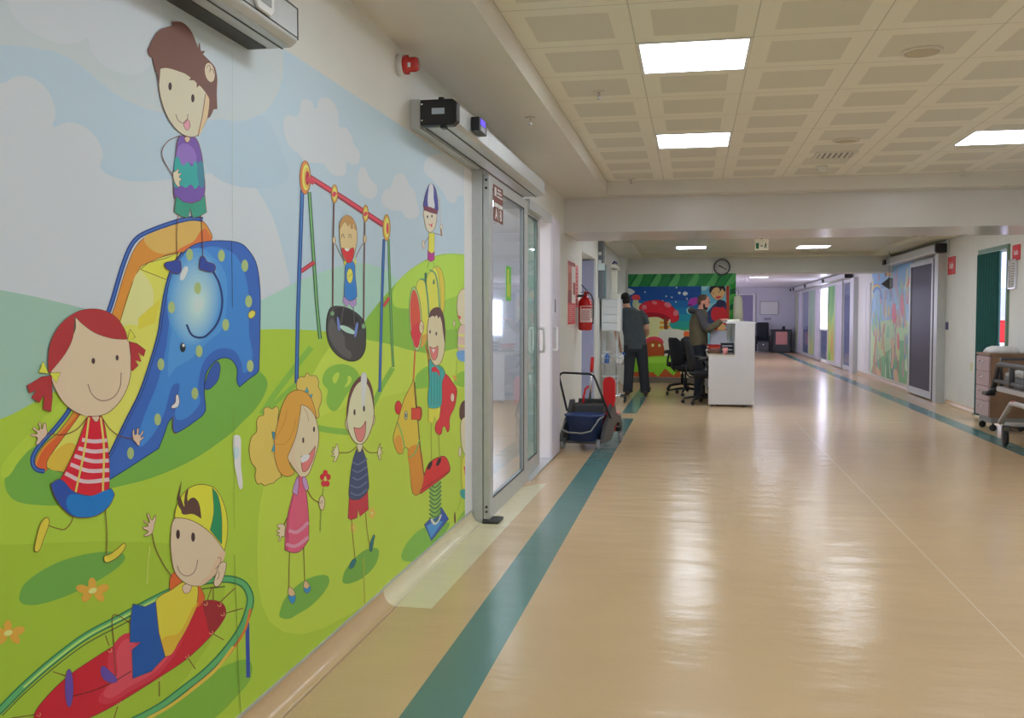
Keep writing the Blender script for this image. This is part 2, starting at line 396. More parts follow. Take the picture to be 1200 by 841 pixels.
A.S((20,108,178), [(298,985),(320,955),(410,964),(505,932),(522,958),(495,1012),(440,1052),(380,1062),(335,1055),(305,1025)])
A.S((200,176,148), [(340,180),(300,260),(255,340),(225,385),(240,450),(290,530),(350,575),(420,590),(490,575),(550,520),(590,440),(602,360),(598,290),(580,215),(510,190),(440,160),(385,130),(345,120)],BR)
A.S((212,174,148), [(295,300),(228,385),(242,450),(290,530),(350,572),(400,585),(340,540),(300,460),(285,380)])
A.S((158,48,52), [(215,385,1),(212,320),(225,240),(270,160),(340,105),(400,88),(470,93),(530,125),(575,190),(583,230,1),(510,225),(430,198),(370,155),(336,120,1),(328,220),(290,300),(220,385,1)],BR,0.5)
A.Q((158,48,52), [(228,400),(180,405),(112,447),(125,482),(158,467),(133,502),(170,527),(193,490),(188,557),(225,568),(232,500),(230,440)],BR,0.5)
A.Q((158,48,52), [(592,240),(630,250),(670,280),(662,310),(635,290),(650,335),(622,328),(636,352),(608,378),(600,370),(600,290)],BR,0.5)
for p in ([(188,333),(167,385),(215,390)],[(218,388),(270,384),(250,435)],[(597,182),(622,220),(584,240)]): A.Q((214,200,70),p,BR,0.5)
A.E(DK,424,331,8,14); A.E(DK,536,316,7,13)
A.L(BR,0.8,[(398,440),(420,490),(465,517),(520,500),(550,450),(555,385)])
# ---- flowers on the left
def flower(cx, cy, s, ang=-20):
    for k in range(5):
        t = math.radians(ang+k*72); A.E((216,150,60), cx+s*1.05*math.cos(t), cy+s*0.62*math.sin(t), s*0.72, s*0.42, ang+k*72)
    A.E((220,205,120), cx, cy, s*0.45, s*0.28, -20)
A.fig(50); A.zoom(0,631,4); flower(425,243,46); flower(28,441,46)
# ---- boy on the round trampoline
A.fig(28); A.zoom(0,631,4)
A.S((112,160,58), [(1160,570),(1060,590),(950,650),(860,720),(760,800),(700,850),(760,900),(900,890),(1000,840),(1110,730),(1170,650)])
A.L((40,70,150), 4.6, [(1153,392),(1157,650)])
A.fig(50); A.zoom(0,0,1)
ring=[(0,829),(25,804),(62,772),(100,744),(140,723),(175,704),(207,689),(235,681),(262,678),(282,683),(291,697),(290,713),(280,738),(262,763),(240,786),(212,808),(185,828),(150,846),(100,868),(50,882),(0,888),(-30,884),(-38,870),(-20,848),(0,829)]
A.L((60,82,50),1.2,[(p[0]+(4 if 0 else 0),p[1]+9) for p in ring[:9]])
A.L((45,110,70),9,ring); A.L((84,158,100),5.5,ring); A.L((160,190,100),2.5,[(p[0],p[1]+1) for p in ring[1:8]])
A.L((206,110,50),3.0,[(292,713),(285,738),(268,764),(246,788),(220,809)]); A.L((214,170,70),3.6,[(272,757),(250,785),(220,810),(192,830),(157,848),(100,872)])
A.zoom(0,631,4)
for p in ([(238,622),(300,642)],[(485,452),(502,502)],[(988,443),(1042,474)],[(872,556),(908,610)],[(738,668),(738,738)],[(542,786),(524,845)],[(155,823),(40,840)],[(1045,350),(1132,325)],[(1008,312),(1095,230)],[(992,300),(992,225)],[(960,300),(985,225)]): A.L(BR,1.0,p)
A.S((178,28,48), [(940,295),(980,287),(1030,300),(1050,330),(1045,370),(990,445),(870,560),(720,660),(560,760),(450,820),(300,880),(200,900),(160,870),(150,825),(190,760),(300,650),(430,560),(560,480),(650,430),(750,380),(850,320)],BR)
A.S((140,28,44), [(945,295),(980,290),(1030,303),(1047,330),(1040,370),(985,440),(960,380)])
A.S((186,50,68), [(500,540),(600,440),(720,560),(780,540),(850,470),(740,630),(610,710),(460,770),(500,660)])
A.S((196,70,86), [(540,520),(600,470),(700,600),(760,560),(820,500),(720,620),(600,690),(480,740),(540,640)])
for x,y in [(955,303),(1020,308),(1035,352),(980,438),(868,550),(738,655),(547,768),(170,822),(505,522)]: A.L((215,150,110),0.8,[(x-8,y+2),(x,y+9),(x+8,y+3),(x+6,y-8)])
A.L(BR,1,[(600,395),(555,365),(525,355),(515,375),(520,450),(532,645)]); A.L((90,30,30),1,[(605,620),(520,670),(430,710),(330,737)])
A.S((90,66,150), [(470,595),(500,615),(540,660),(520,675),(480,662),(462,630)],BR,0.4); A.E((90,66,150),313,699,20,90,0,BR,0.4)
A.S((214,92,44), [(785,225),(805,158),(842,203),(800,248)],BR,0.5); A.S((214,92,44), [(918,216),(935,235),(950,282),(908,318)],BR,0.5)
A.S((212,182,60), [(720,292),(800,235),(850,202),(900,205),(918,220),(912,310),(880,390),(830,480),(770,552),(748,530),(728,430)],BR)
A.S((202,160,52), [(912,300),(880,390),(830,480),(772,548),(750,470),(830,440)])
A.Q((22,78,150), [(612,305),(670,318),(720,294),(735,440),(765,552),(700,620),(612,655),(608,520),(650,485),(598,485),(600,390)],BR)
A.zoom(0,500,4)
A.L(BR,1,[(703,500),(720,570),(760,650),(797,702)])
A.S((196,172,150), [(700,500),(665,510),(685,490),(658,472),(685,462),(662,438),(690,450),(682,405),(702,437),(718,412),(713,460)],BR,0.5)
A.S((196,172,150), [(850,742),(885,738),(882,768),(862,780),(848,768)],BR,0.5)
A.S((198,176,150), [(808,430),(870,430),(930,450),(990,500),(1042,575),(1030,640),(1000,690),(950,735),(900,745),(850,725),(810,680),(793,600),(790,520)],BR)
A.S((206,168,140), [(1040,580),(1030,640),(1000,690),(950,735),(920,742),(970,690),(1000,630)])
A.S((198,176,150), [(1022,640),(1048,634),(1050,660),(1040,700),(1022,738),(1002,748),(993,730),(1005,685)],BR)
A.L(BR,0.6,[(1010,612),(1025,615),(1022,640),(1000,665)]); A.L(BR,0.6,[(1015,675),(1018,695),(1008,715)])
A.S((206,196,58), [(808,425,1),(815,380),(850,310),(900,275),(950,270),(1000,290),(1040,360),(1057,440),(1055,520),(1042,580,1),(990,510),(930,460),(870,432)],BR)
A.S((30,128,84), [(985,285,1),(1012,320),(1030,420),(1030,550,1),(1005,520),(975,482,1),(992,400)],BR,0.4)
A.S((84,58,52), [(842,405),(862,360),(885,334),(905,334),(925,365),(934,430,1),(895,408)],None)
A.Q((84,58,52), [(850,408),(826,370),(820,335),(842,250),(833,320),(856,385)]); A.Q((84,58,52), [(862,400),(852,355),(858,310),(874,282),(867,330),(874,380)])
A.E(DK,824,503,9,22); A.E(DK,895,516,9,22)
A.L(BR,0.7,[(820,650),(835,683),(870,698),(903,675),(917,622)])
A.fig(60)
A.S((205,212,212), [(1085,45),(1098,38),(1118,45),(1122,90),(1122,180),(1130,280),(1117,292),(1100,220),(1088,150)]); A.S((170,190,205), [(1088,105),(1108,95),(1112,130),(1095,150)])
A.L((190,205,120),0.8,[(694,560),(685,640),(680,735)])
# ---- swing
A.fig(28); A.zoom(280,410,6)
A.L((120,168,66),7,[(500,-20),(380,130),(250,300),(150,450)],True); A.L((120,168,66),5,[(395,235),(300,320),(160,455)],True)
A.L((120,168,66),7,[(545,548),(650,565),(770,578)]); A.L((120,168,66),6,[(1075,125),(1000,250),(930,395)],True)
A.S((120,168,66), [(580,195),(610,135),(680,102),(760,105),(820,145),(840,200),(780,270),(740,330),(690,410),(655,430),(620,400),(607,350),(615,280),(585,240)])
A.S((168,192,74), [(650,205),(665,170),(695,158),(690,200),(665,235)]); A.S((168,192,74), [(740,260),(755,220),(765,180),(785,215)])
A.fig(40); A.zoom(0,0,1)
def bar(dark, light, w, pts): A.L(dark,w,pts,True); A.L(light,w*0.45,pts,True)
bar((40,80,62),(110,165,105),4.2,[(361,225),(366,300),(370,360),(373.7,397)]); bar((150,45,60),(190,70,80),5,[(351,318),(367,307)])
bar((30,60,120),(62,110,170),4.6,[(352.8,222),(350,300),(347.5,370),(346,449)])
bar((48,92,68),(110,165,95),2.8,[(454,280),(456,345),(458,400),(459.6,430)]); bar((150,45,60),(190,70,80),3.4,[(448,359),(455,348.5)])
bar((30,60,120),(62,110,170),3.2,[(448.8,280),(446.5,345),(444.7,410),(443.7,459)])
A.L((140,40,58),6.6,[(361,207.5),(405,235),(448,263.5)],True); A.L((196,64,82),3.5,[(361,207),(405,234.5),(448,263)],True)
A.zoom(280,160,6)
A.E((196,120,60),456,288,38,118,0,BR); A.E((226,205,92),462,286,26,92); A.E((214,160,70),468,290,22,72); A.E((170,45,62),472,292,14,50); A.L((190,60,80),6,[(470,295),(520,325)],True)
A.E((206,150,66),663,403,23,66,0,BR,0.5); A.E((226,206,96),664,403,13,46); A.L((190,60,80),5.6,[(650,398),(672,412)],True)
A.E((206,150,66),882,540,20,60,0,BR,0.5); A.E((226,206,96),883,540,11,42); A.L((190,60,80),5,[(872,538),(890,550)],True)
A.E((206,150,66),1030,640,26,93,0,BR,0.5); A.E((226,206,96),1032,640,17,70); A.E((196,64,82),1036,645,9,40)
A.zoom(0,0,1)
A.L((96,66,60),1.7,[(389.7,238),(388.6,300),(388.3,359)],True); A.L((96,66,60),1.6,[(426,260),(425.2,320),(424.7,377)],True)
A.S((62,62,62), [(383,367),(387,360),(397,359),(408,362),(420,370),(426,380),(427,397),(426,410),(420,420),(410,423),(397,418),(387,408),(382,395),(381,380)],(35,35,35),1)
A.zoom(330,280,6)
A.S((84,84,84), [(340,560),(370,600),(430,680),(440,760),(480,800),(470,840),(400,800),(340,720),(320,640)])
A.S((44,44,46), [(360,500),(420,485),(500,520),(545,590),(530,650),(480,610),(420,600),(385,610)])
A.S((160,192,180), [(400,612),(440,612),(485,635),(508,662),(465,662),(425,642)])
A.E((110,150,110),347,523,14,16); A.E((110,150,110),567,612,12,18)
A.L((90,90,90),0.8,[(430,465),(405,600)]); A.L((90,90,90),0.8,[(495,480),(505,600)])
A.S((98,120,180), [(380,545),(392,560),(403,640),(388,640)]); A.S((98,120,180), [(525,585),(528,610),(515,680),(503,690),(508,620)])
A.Q((154,132,178), [(425,400),(475,430),(517,420),(515,460),(490,485),(465,452),(450,475),(420,440)],BR,0.4)
A.Q((205,196,84), [(428,145),(450,170),(445,188),(428,180)]); A.Q((205,196,84), [(508,120),(518,175),(498,165)])
A.S((48,118,186), [(445,170),(495,160),(508,260),(520,400),(500,425),(475,435),(445,420),(430,395),(435,280)],BR,0.5)
A.E((214,206,80),470,258,22,52,0,BR,0.4); A.L(BR,0.4,[(458,262),(472,258),(482,240)])
A.L(BR,0.7,[(368,35),(400,100),(432,155)]); A.L(BR,0.7,[(562,30),(535,80),(512,130)])
A.zoom(280,160,6)
A.S((212,174,128), [(697,690),(700,620),(720,570),(752,555),(790,575),(815,640),(822,710),(810,790),(790,860),(760,890),(730,860),(708,790)],BR,0.5)
A.S((172,132,78), [(697,645),(702,600),(722,565),(752,552),(787,572),(812,620),(816,655),(803,645),(797,610),(784,650),(768,606),(758,628),(738,600),(716,620)],BR,0.3)
A.S((190,44,52), [(714,785),(755,800),(794,782),(792,850),(780,880),(757,886),(735,860)],BR,0.4); A.S((225,225,225), [(735,788),(765,792),(750,806)])
A.L(BR,0.6,[(712,712),(718,685),(730,715)]); A.L(BR,0.6,[(762,712),(770,685),(778,715)])
A.E((212,174,138),658,728,11,25,0,BR,0.4); A.E((212,174,138),875,720,11,28,0,BR,0.4)
# ---- blonde girl with a flower
A.fig(28); A.zoom(280,540,4.67)
A.S(DG, [(215,830),(250,745),(340,660),(430,625),(485,635),(472,700),(390,790),(310,840),(270,862),(220,855)])
A.fig(60); A.zoom(0,0,1)
CURL=(222,172,86); HAIR=(208,146,64)
A.S(CURL, [(290,525),(293,512),(299,505),(299,493),(302.5,487.5),(307,486),(307.5,479),(312.5,476.7),(317,479),(322,476),(325,480),(324,488),(324,510),(324,530),(326,550),(328,558),(324,561),(318,566),(313,567),(309,569),(304,566),(300,567),(297,559),(298,549),(293,542),(291,535)],BR,0.6)
A.S(CURL, [(346.7,445),(351.7,441),(355,441.7),(358,437),(362,440),(368,440),(372,447),(371.7,453),(375,460),(375,470),(371.7,480),(372.5,487),(370,490),(367,485),(363,470),(353,458),(346.7,456)],BR,0.6)
A.zoom(280,410,6)
for p in ([(468,258),(482,300),(452,295)],[(508,310),(500,336),(480,314)]): A.Q((70,150,170),p,BR,0.4)
A.zoom(280,540,4.67)
A.L(BR,0.8,[(270,495),(266,600),(266,695)]); A.L(BR,0.8,[(346,470),(350,600),(352,660)])
A.S(SKIN2,[(266,735),(266,690),(285,698),(298,720),(298,738)],BR,0.5); A.S((50,130,180),[(264,736),(282,740),(300,733),(297,770),(284,780),(272,768)],BR,0.4)
A.S(SKIN2,[(350,700),(352,655),(370,665),(382,690),(380,700)],BR,0.5); A.S((50,130,180),[(347,693),(365,698),(383,685),(378,715),(364,723),(350,712)],BR,0.4)
A.L(BR,0.9,[(290,185),(268,280),(238,350)]); A.L(BR,0.9,[(366,160),(395,205),(432,228)])
A.S((205,180,152), [(240,350),(205,346),(202,360),(215,368),(195,385),(213,392),(197,405),(214,410),(210,440),(226,412),(238,415),(243,380)],BR,0.5)
A.S((200,84,112), [(318,82,1),(345,82,1),(362,180),(374,320),(374,430,1),(330,490),(290,502),(242,485,1),(258,300),(290,180)],BR)
A.S((176,68,98), [(310,100),(290,200),(265,330),(262,480),(243,484),(258,300)])
A.L((220,130,155),4,[(264,380),(310,388),(372,335)]); A.L((220,130,155),4,[(250,455),(300,465),(374,415)])
A.S((168,132,178), [(318,84),(312,190,1),(283,170,1),(300,110)],BR,0.5); A.S((168,132,178), [(343,84),(374,150,1),(358,165,1)],BR,0.5)
A.L((110,140,60),0.9,[(454,150),(442,260),(436,385)])
for k in range(5):
    t=math.radians(-90+72*k); A.E((186,36,56),465+17*math.cos(t),97+32*math.sin(t),13,17,0)
A.E((214,190,110),464,98,8,13)
A.E((205,180,152),446,229,16,40,0,BR,0.6); A.L(BR,0.5,[(434,232),(446,225),(440,215)])
A.zoom(0,0,1)
A.S((206,182,152), [(349,472),(360,474),(367,487),(371,502),(371.5,517),(368,533),(364,545),(359,556),(352,558.5),(345,552),(338,542),(333,535),(338,515),(345,495)],BR,0.7)
A.S((216,176,150), [(343,512),(338,535),(345,551),(352,558),(346,545),(343,530)])
A.S(HAIR, [(320,512),(323,497),(328,477),(335,463),(343,457.5),(352,457.5),(360,462.5),(366,475),(368.8,490),(367,487),(363,481),(357,476),(351,474,1),(349,490),(345,510),(335,535,1),(339,547),(343,554),(334,558),(326,553),(321,540),(319,525)],BR,0.6)
A.zoom(280,410,6)
A.L((170,110,40),0.6,[(325,420),(310,500),(270,580),(245,630)]); A.L((170,110,40),0.6,[(390,480),(360,590),(310,660),(250,660)]); A.L((150,100,60),0.5,[(440,400),(465,440),(478,500)])
A.Q((60,140,165),[(218,572),(240,578),(238,640),(228,625)],BR,0.4); A.Q((60,140,165),[(238,645),(240,712),(216,712)],BR,0.4)
A.E(DK,440,634,7,20); A.E(DK,516,557,7,20)
A.S((214,112,112), [(425,745,1),(475,735),(526,672,1),(515,750),(490,810),(462,850),(435,850)],BR,0.6); A.S((228,228,222), [(428,748),(482,735),(478,765),(450,785),(428,790)])
# ---- boy in the navy shirt
A.fig(28); A.zoom(280,540,4.67)
A.S(DG, [(560,650),(580,590),(640,520),(690,485),(745,475),(762,495),(740,570),(670,640),(600,670),(568,668)])
A.fig(60)
A.L((130,100,50),0.8,[(610,318),(618,430),(630,540)]); A.L((130,100,50),0.8,[(687,285),(694,370),(708,460)])
A.S((38,106,116), [(598,585),(608,548),(632,535),(626,570),(610,588)],DK,0.4); A.S((38,106,116), [(712,495),(708,462),(722,420),(735,403),(733,430),(722,488)],DK,0.4)
A.Q((176,50,66), [(597,198),(625,212),(698,155),(702,265),(655,303),(645,262),(640,310),(607,322),(590,312)],BR,0.6)
A.zoom(0,0,1)
A.S((58,70,104), [(416.7,525,1),(419,530),(423.3,525,1),(426,533),(428,540),(430.5,563.5),(430,574),(421,584),(414,585.5),(408,583),(408,568),(411.7,540)],DK,0.5)
for y in (541,550,559,568,577): A.L((92,108,140),1.6,[(411.5 if y<560 else 409,y),(418,y+3),(429,y-4)])
A.zoom(280,410,6)
A.L(BR,0.9,[(818,680),(765,718),(690,720)]); A.L(BR,0.9,[(860,678),(910,720),(970,718)])
A.S((210,190,160), [(692,715),(678,660),(668,690),(650,682),(660,706),(640,712),(658,728),(640,745),(664,745),(658,787),(690,740)],BR,0.5)
A.S((210,190,160), [(966,720),(985,655),(984,690),(1000,685),(988,706),(1002,716),(986,735),(986,772),(970,742)],BR,0.5)
A.S((210,190,160), [(824,660),(858,660),(854,695),(840,716),(828,700)],BR,0.4)
A.E((208,188,158),750,525,10,40,-8,BR,0.5); A.E((208,188,158),937,490,10,38,5,BR,0.5)
A.S((210,192,160), [(755,540),(752,400),(780,280),(830,205),(865,195),(900,240),(935,340),(940,460),(920,560),(880,640),(840,662),(790,630)],BR,0.8)
A.S((96,62,62), [(750,490,1),(752,380),(778,270),(830,195),(870,178),(905,210),(935,300),(942,455,1),(930,360),(905,265),(870,220),(840,225),(805,265),(772,350),(757,450)])
A.S((190,214,222), [(853,165),(885,165),(887,260),(878,330),(864,412),(857,400),(852,280)])
A.E(DK,803,437,7,22); A.E(DK,870,412,7,22)
A.S((216,120,116), [(798,543,1),(845,548),(882,497,1),(878,585),(855,640),(828,638),(808,592)],BR,0.7)
A.fig(45); A.zoom(280,540,4.67)
for cx,cy,s in ((722,285,20),(618,365,16)):
    for k in range(5):
        t=math.radians(-70+72*k); A.E((214,170,80),cx+s*0.6*math.cos(t),cy+s*1.1*math.sin(t),s*0.42,s*0.6)
    A.E((225,205,130),cx,cy,s*0.3,s*0.4)
A.L((150,160,50),1.4,[(675,530),(678,650),(682,780)])
A.L((60,90,60),0.4,[(505,0),(520,0)])
# ---- child on the hill
A.fig(60); A.zoom(430,200,5.607)
A.L((120,150,60),0.6,[(402,598),(396,620),(390,640)]); A.L((120,150,60),0.6,[(430,598),(435,632)])
A.L(BR,0.6,[(400,430),(385,455),(370,482)]); A.L(BR,0.6,[(440,410),(460,418),(482,420)]); A.L((170,170,178),1.6,[(468,170),(474,280),(480,365)]); A.L((150,110,60),1.6,[(480,375),(484,430)])
A.E((214,186,168),483,368,9,14,0,BR,0.3); A.S((214,186,168),[(372,480),(360,455),(358,480),(353,495),(362,500),(366,515),(374,500)],BR,0.3)
A.Q((158,52,130), [(394,520),(418,545),(437,530),(437,585),(415,598),(392,585)],BR,0.4)
A.Q((206,200,74), [(400,408),(438,408),(436,530),(418,545),(396,525)],BR,0.3)
A.S((208,186,168), [(370,258),(372,330),(385,385),(410,405),(435,385),(450,340),(453,280),(445,250)],BR,0.5)
A.S((64,66,138), [(365,240),(370,190),(385,130),(412,84),(438,105),(452,150),(460,220),(458,270),(440,275),(400,262)],DK,0.4)
A.S((186,188,204), [(397,240),(398,120),(412,84),(428,100),(432,180),(434,250)]); A.Q((110,50,70), [(366,232),(415,240),(460,262),(456,287),(410,275),(366,258)])
A.E((70,60,70),391,302,5,9); A.E((70,60,70),420,298,5,9); A.L((180,50,60),0.9,[(398,350),(412,358),(424,345)]); A.E((180,50,60),418,362,4,10)
# ---- barrel tunnel
A.fig(35); A.zoom(430,320,5.607)
A.L((190,110,60),2,[(310,505),(304,620),(298,720)]); A.L((170,90,60),1.6,[(380,470),(398,560),(408,750)])
A.S((222,178,62), [(440,-40),(470,-38),(490,-5),(503,60),(505,150),(498,255),(480,240),(470,100)],(120,140,60),0.6)
A.S((224,202,78), [(318,88),(345,38),(375,50),(395,10),(420,-18),(440,-40),(462,0),(474,100),(478,200),(460,330),(385,440),(345,485),(330,300)],(110,140,70),0.6)
A.S((222,150,66), [(385,400),(385,440),(345,482),(350,420)])
A.L((80,140,110),1.8,[(345,38),(372,45),(386,110),(396,200),(402,290)]); A.L((80,140,110),1.6,[(405,-22),(440,0),(460,80),(470,200),(472,230)]); A.Q((50,100,80),[(372,0),(388,-5),(386,60),(382,85),(374,60)])
A.S((60,110,90),[(428,60),(434,38),(438,45),(438,68),(430,74)])
A.E((150,182,120),313,300,41,212,-3,(70,110,80),0.6); A.E((214,80,62),312,300,34,192,-3); A.S((196,56,66),[(285,370),(350,330),(340,440),(318,488),(298,450)])
A.E((218,180,150),352,355,15,42,0,BR,0.5); A.L(BR,0.4,[(350,340),(360,355),(352,372)])
# ---- spring horse
A.fig(28); A.zoom(430,440,4.007)
A.S((112,164,64), [(158,840),(195,770),(265,712),(380,688),(372,725),(300,800),(240,860),(170,870)])
A.S((130,172,64), [(420,700),(430,660),(470,630),(480,680),(440,712)])
A.fig(40)
A.Q((38,76,160), [(265,700),(345,615),(380,672),(298,776)],DK,0.5); A.Q((66,136,200), [(276,705),(322,680),(352,684),(298,762)])
A.Q((128,166,76), [(288,505),(345,495),(340,655),(298,680)])
for y in range(510,680,20): A.L((58,110,60),1.6,[(288,y-4),(315,y+14),(345,y-12)])
A.S((200,210,190),[(298,670),(320,690),(345,650),(340,672),(318,700),(300,690)])
A.S((190,42,48), [(240,520,1),(262,470),(290,408),(345,378),(368,385),(386,430),(380,455),(262,545),(245,555,1)],DK,0.6)
A.L((120,24,34),0.8,[(245,540),(300,505),(382,448)])
A.S((210,60,55), [(205,150),(228,145),(250,152),(248,205),(228,212),(205,205)],DK,0.5); A.E((188,48,52),142,150,16,32,0,DK,0.4)
A.S((224,172,62), [(215,18,1),(222,120),(232,200),(247,380),(262,470),(245,545),(225,562),(208,545),(197,440),(188,345),(170,338),(160,365),(140,362),(122,320),(118,290),(140,210),(170,110),(195,60)],BR,0.6)
A.S((216,130,48), [(190,345),(240,330),(262,470),(245,545),(225,560),(208,540),(197,440)]); A.S((220,140,56), [(125,300),(150,280),(162,345),(150,362),(135,355)])
A.L((96,70,40),1.2,[(219,30),(230,160),(247,350),(264,470)])
A.L((110,160,90),1.4,[(140,220),(160,280),(172,340)]); A.L((110,160,90),1.4,[(192,385),(220,365),(242,300)])
A.Q((208,66,56), [(204,152),(248,152),(248,206),(204,206)],DK,0.5)
A.E((190,196,170),178,187,7,20,0,DK,0.6); A.E((40,40,40),178,187,3,12)
# ---- child riding the horse, red cape
A.fig(85)
A.L((140,150,60),0.7,[(297,222),(297,310),(298,410)]); A.L((140,150,60),0.7,[(332,272),(335,330),(338,400)])
A.E((50,30,44),291,422,8,22,25); A.E((50,30,44),332,405,8,22,25)
A.Q((214,200,72), [(284,140),(320,153),(346,138),(345,215),(325,226),(312,190),(305,226),(283,215)],BR,0.3)
A.zoom(0,0,1)
A.S((192,46,58), [(517,440,1),(521,438),(528,446),(534,456),(533,470),(531,478),(526,489),(524,506),(519,499),(515,509),(509,505),(509.6,496),(514,488)],DK,0.4)
A.S((58,152,150), [(502,421),(507,427),(514,429),(519,434),(520,439),(517,447),(516,474),(510,478),(500.8,476),(502,445)],DK,0.4)
for x in (504,507.5,511,514): A.L((42,122,126),0.8,[(x+0.5,432),(x,474)])
A.E((212,180,160),529,465.5,2.2,5,0,BR,0.3)
A.zoom(430,320,5.607)
A.Q((190,40,56), [(418,622),(440,610),(468,640),(472,682),(452,648),(420,648)])
A.S((214,184,152), [(398,300),(440,255),(480,270),(500,340),(505,470),(490,560),(460,605),(430,595),(405,540),(390,430)],BR,0.6)
A.S((84,56,54), [(400,295,1),(410,250),(440,225),(475,230),(500,290),(508,380),(505,470,1),(495,400),(484,320),(472,282,1),(462,300,1),(450,276),(440,290,1),(425,280)])
A.E(DK,407,385,5,12); A.E(DK,448,397,5,12)
A.S((206,110,104), [(405,480,1),(430,492),(459,476,1),(456,540),(435,572),(415,545)],BR,0.5); A.Q((236,236,232), [(417,498),(441,498),(430,525)])
# ---- children cut by the print's edge
A.fig(60)
A.S((212,186,158), [(645,105),(612,112),(592,150),(585,210),(592,280),(612,335),(645,345)],BR,0.4); A.Q((184,50,60), [(590,275),(612,285),(605,308)])
A.S((222,170,160), [(602,350),(645,345),(645,520),(598,515),(592,430)],BR,0.3); A.L((214,206,110),3,[(598,405),(645,412)]); A.L((214,206,110),3,[(595,475),(645,482)])
A.S((100,146,196), [(588,515),(645,515),(645,575),(605,575),(585,545)]); A.E((212,186,158),567,330,7,22,0,BR,0.3); A.L((120,150,60),0.5,[(575,355),(585,385),(605,350)]); A.L((120,150,60),0.5,[(585,575),(580,670)])
A.S((216,150,60),[(560,672),(580,680),(582,705),(570,700)])
A.zoom(430,440,4.007)
A.S((84,58,54), [(430,165),(440,128),(458,115),(475,130),(470,205),(438,208)]); A.S((212,186,158), [(442,205),(475,195),(475,375),(450,360),(436,280)],BR,0.4)
A.S((212,196,72), [(444,388),(475,370),(475,560),(445,535)],BR,0.3); A.Q((190,50,60),[(450,425),(475,430),(475,470),(455,465)]); A.S((56,146,140),[(438,535),(475,545),(475,580),(440,570)])
A.E((212,186,158),432,358,7,24,0,BR,0.3); A.L((120,150,60),0.5,[(440,570),(420,630)]); A.S((90,50,40),[(408,640),(412,660),(410,695),(405,680)])
# seams between the printed sheets
A.fig(175)
A.zoom(0,0,1)
A.L((150,165,160),0.45,[(269.5,60),(269.7,280)],True)
A.L((120,140,50),0.45,[(271,480),(272,620)],True)
A.L((96,110,44),0.6,[(272,650),(276,770),(279.5,838)],True)
mural = obj('wall_mural', A.mb, A.mats, fix=False)
tag(mural, 'large playground mural printed on the near left wall, with elephant slide and swing', 'mural')
mural.data.materials.append(M_edge := mat('print_edge', (205,206,206), 0.5))
_p = MB().box(WL,0.75,0.062,WL+0.004,5.88,2.2)
_b = bmesh.new(); _b.from_mesh(mural.data); _n = [_b.verts.new(v) for v in _p.v]
for _f in _p.f: _b.faces.new([_n[i] for i in _f]).material_index = len(mural.data.materials)-1
_b.to_mesh(mural.data); _b.free()
# ------------------------------------------------------------------ room materials
M_wall = mat('wall_paint', (205,205,200), 0.55, vary=0.02, scale=3)
M_white = mat('white_paint', (206,206,204), 0.4)
M_soffit = mat('soffit_plaster', (200,196,188), 0.35, vary=0.015, scale=4)
M_lilac = mat('lilac_door_paint', (150,155,188), 0.4, vary=0.03)
M_alu = mat('brushed_aluminium', (178,180,180), 0.38, 0.35, vary=0.03, scale=20)
M_alud = mat('dark_gasket', (52,54,54), 0.5)
M_black = mat('black_plastic', (26,27,30), 0.38)
M_black2 = mat('black_fabric', (34,36,42), 0.8, vary=0.1, scale=40)
M_dgrey = mat('dark_grey_plastic', (70,72,74), 0.45)
M_grey = mat('grey_plastic', (140,142,144), 0.45)
M_chrome = mat('chrome', (200,200,205), 0.18, 1.0)
M_red = mat('red_plastic', (196,30,34), 0.35)
M_blue = mat('blue_plastic', (48,66,112), 0.4, vary=0.04)
M_glass = glass_mat('clear_glass')
M_lamp = mat('lamp_diffuser', (231,242,255), 0.6, emit=15.0)

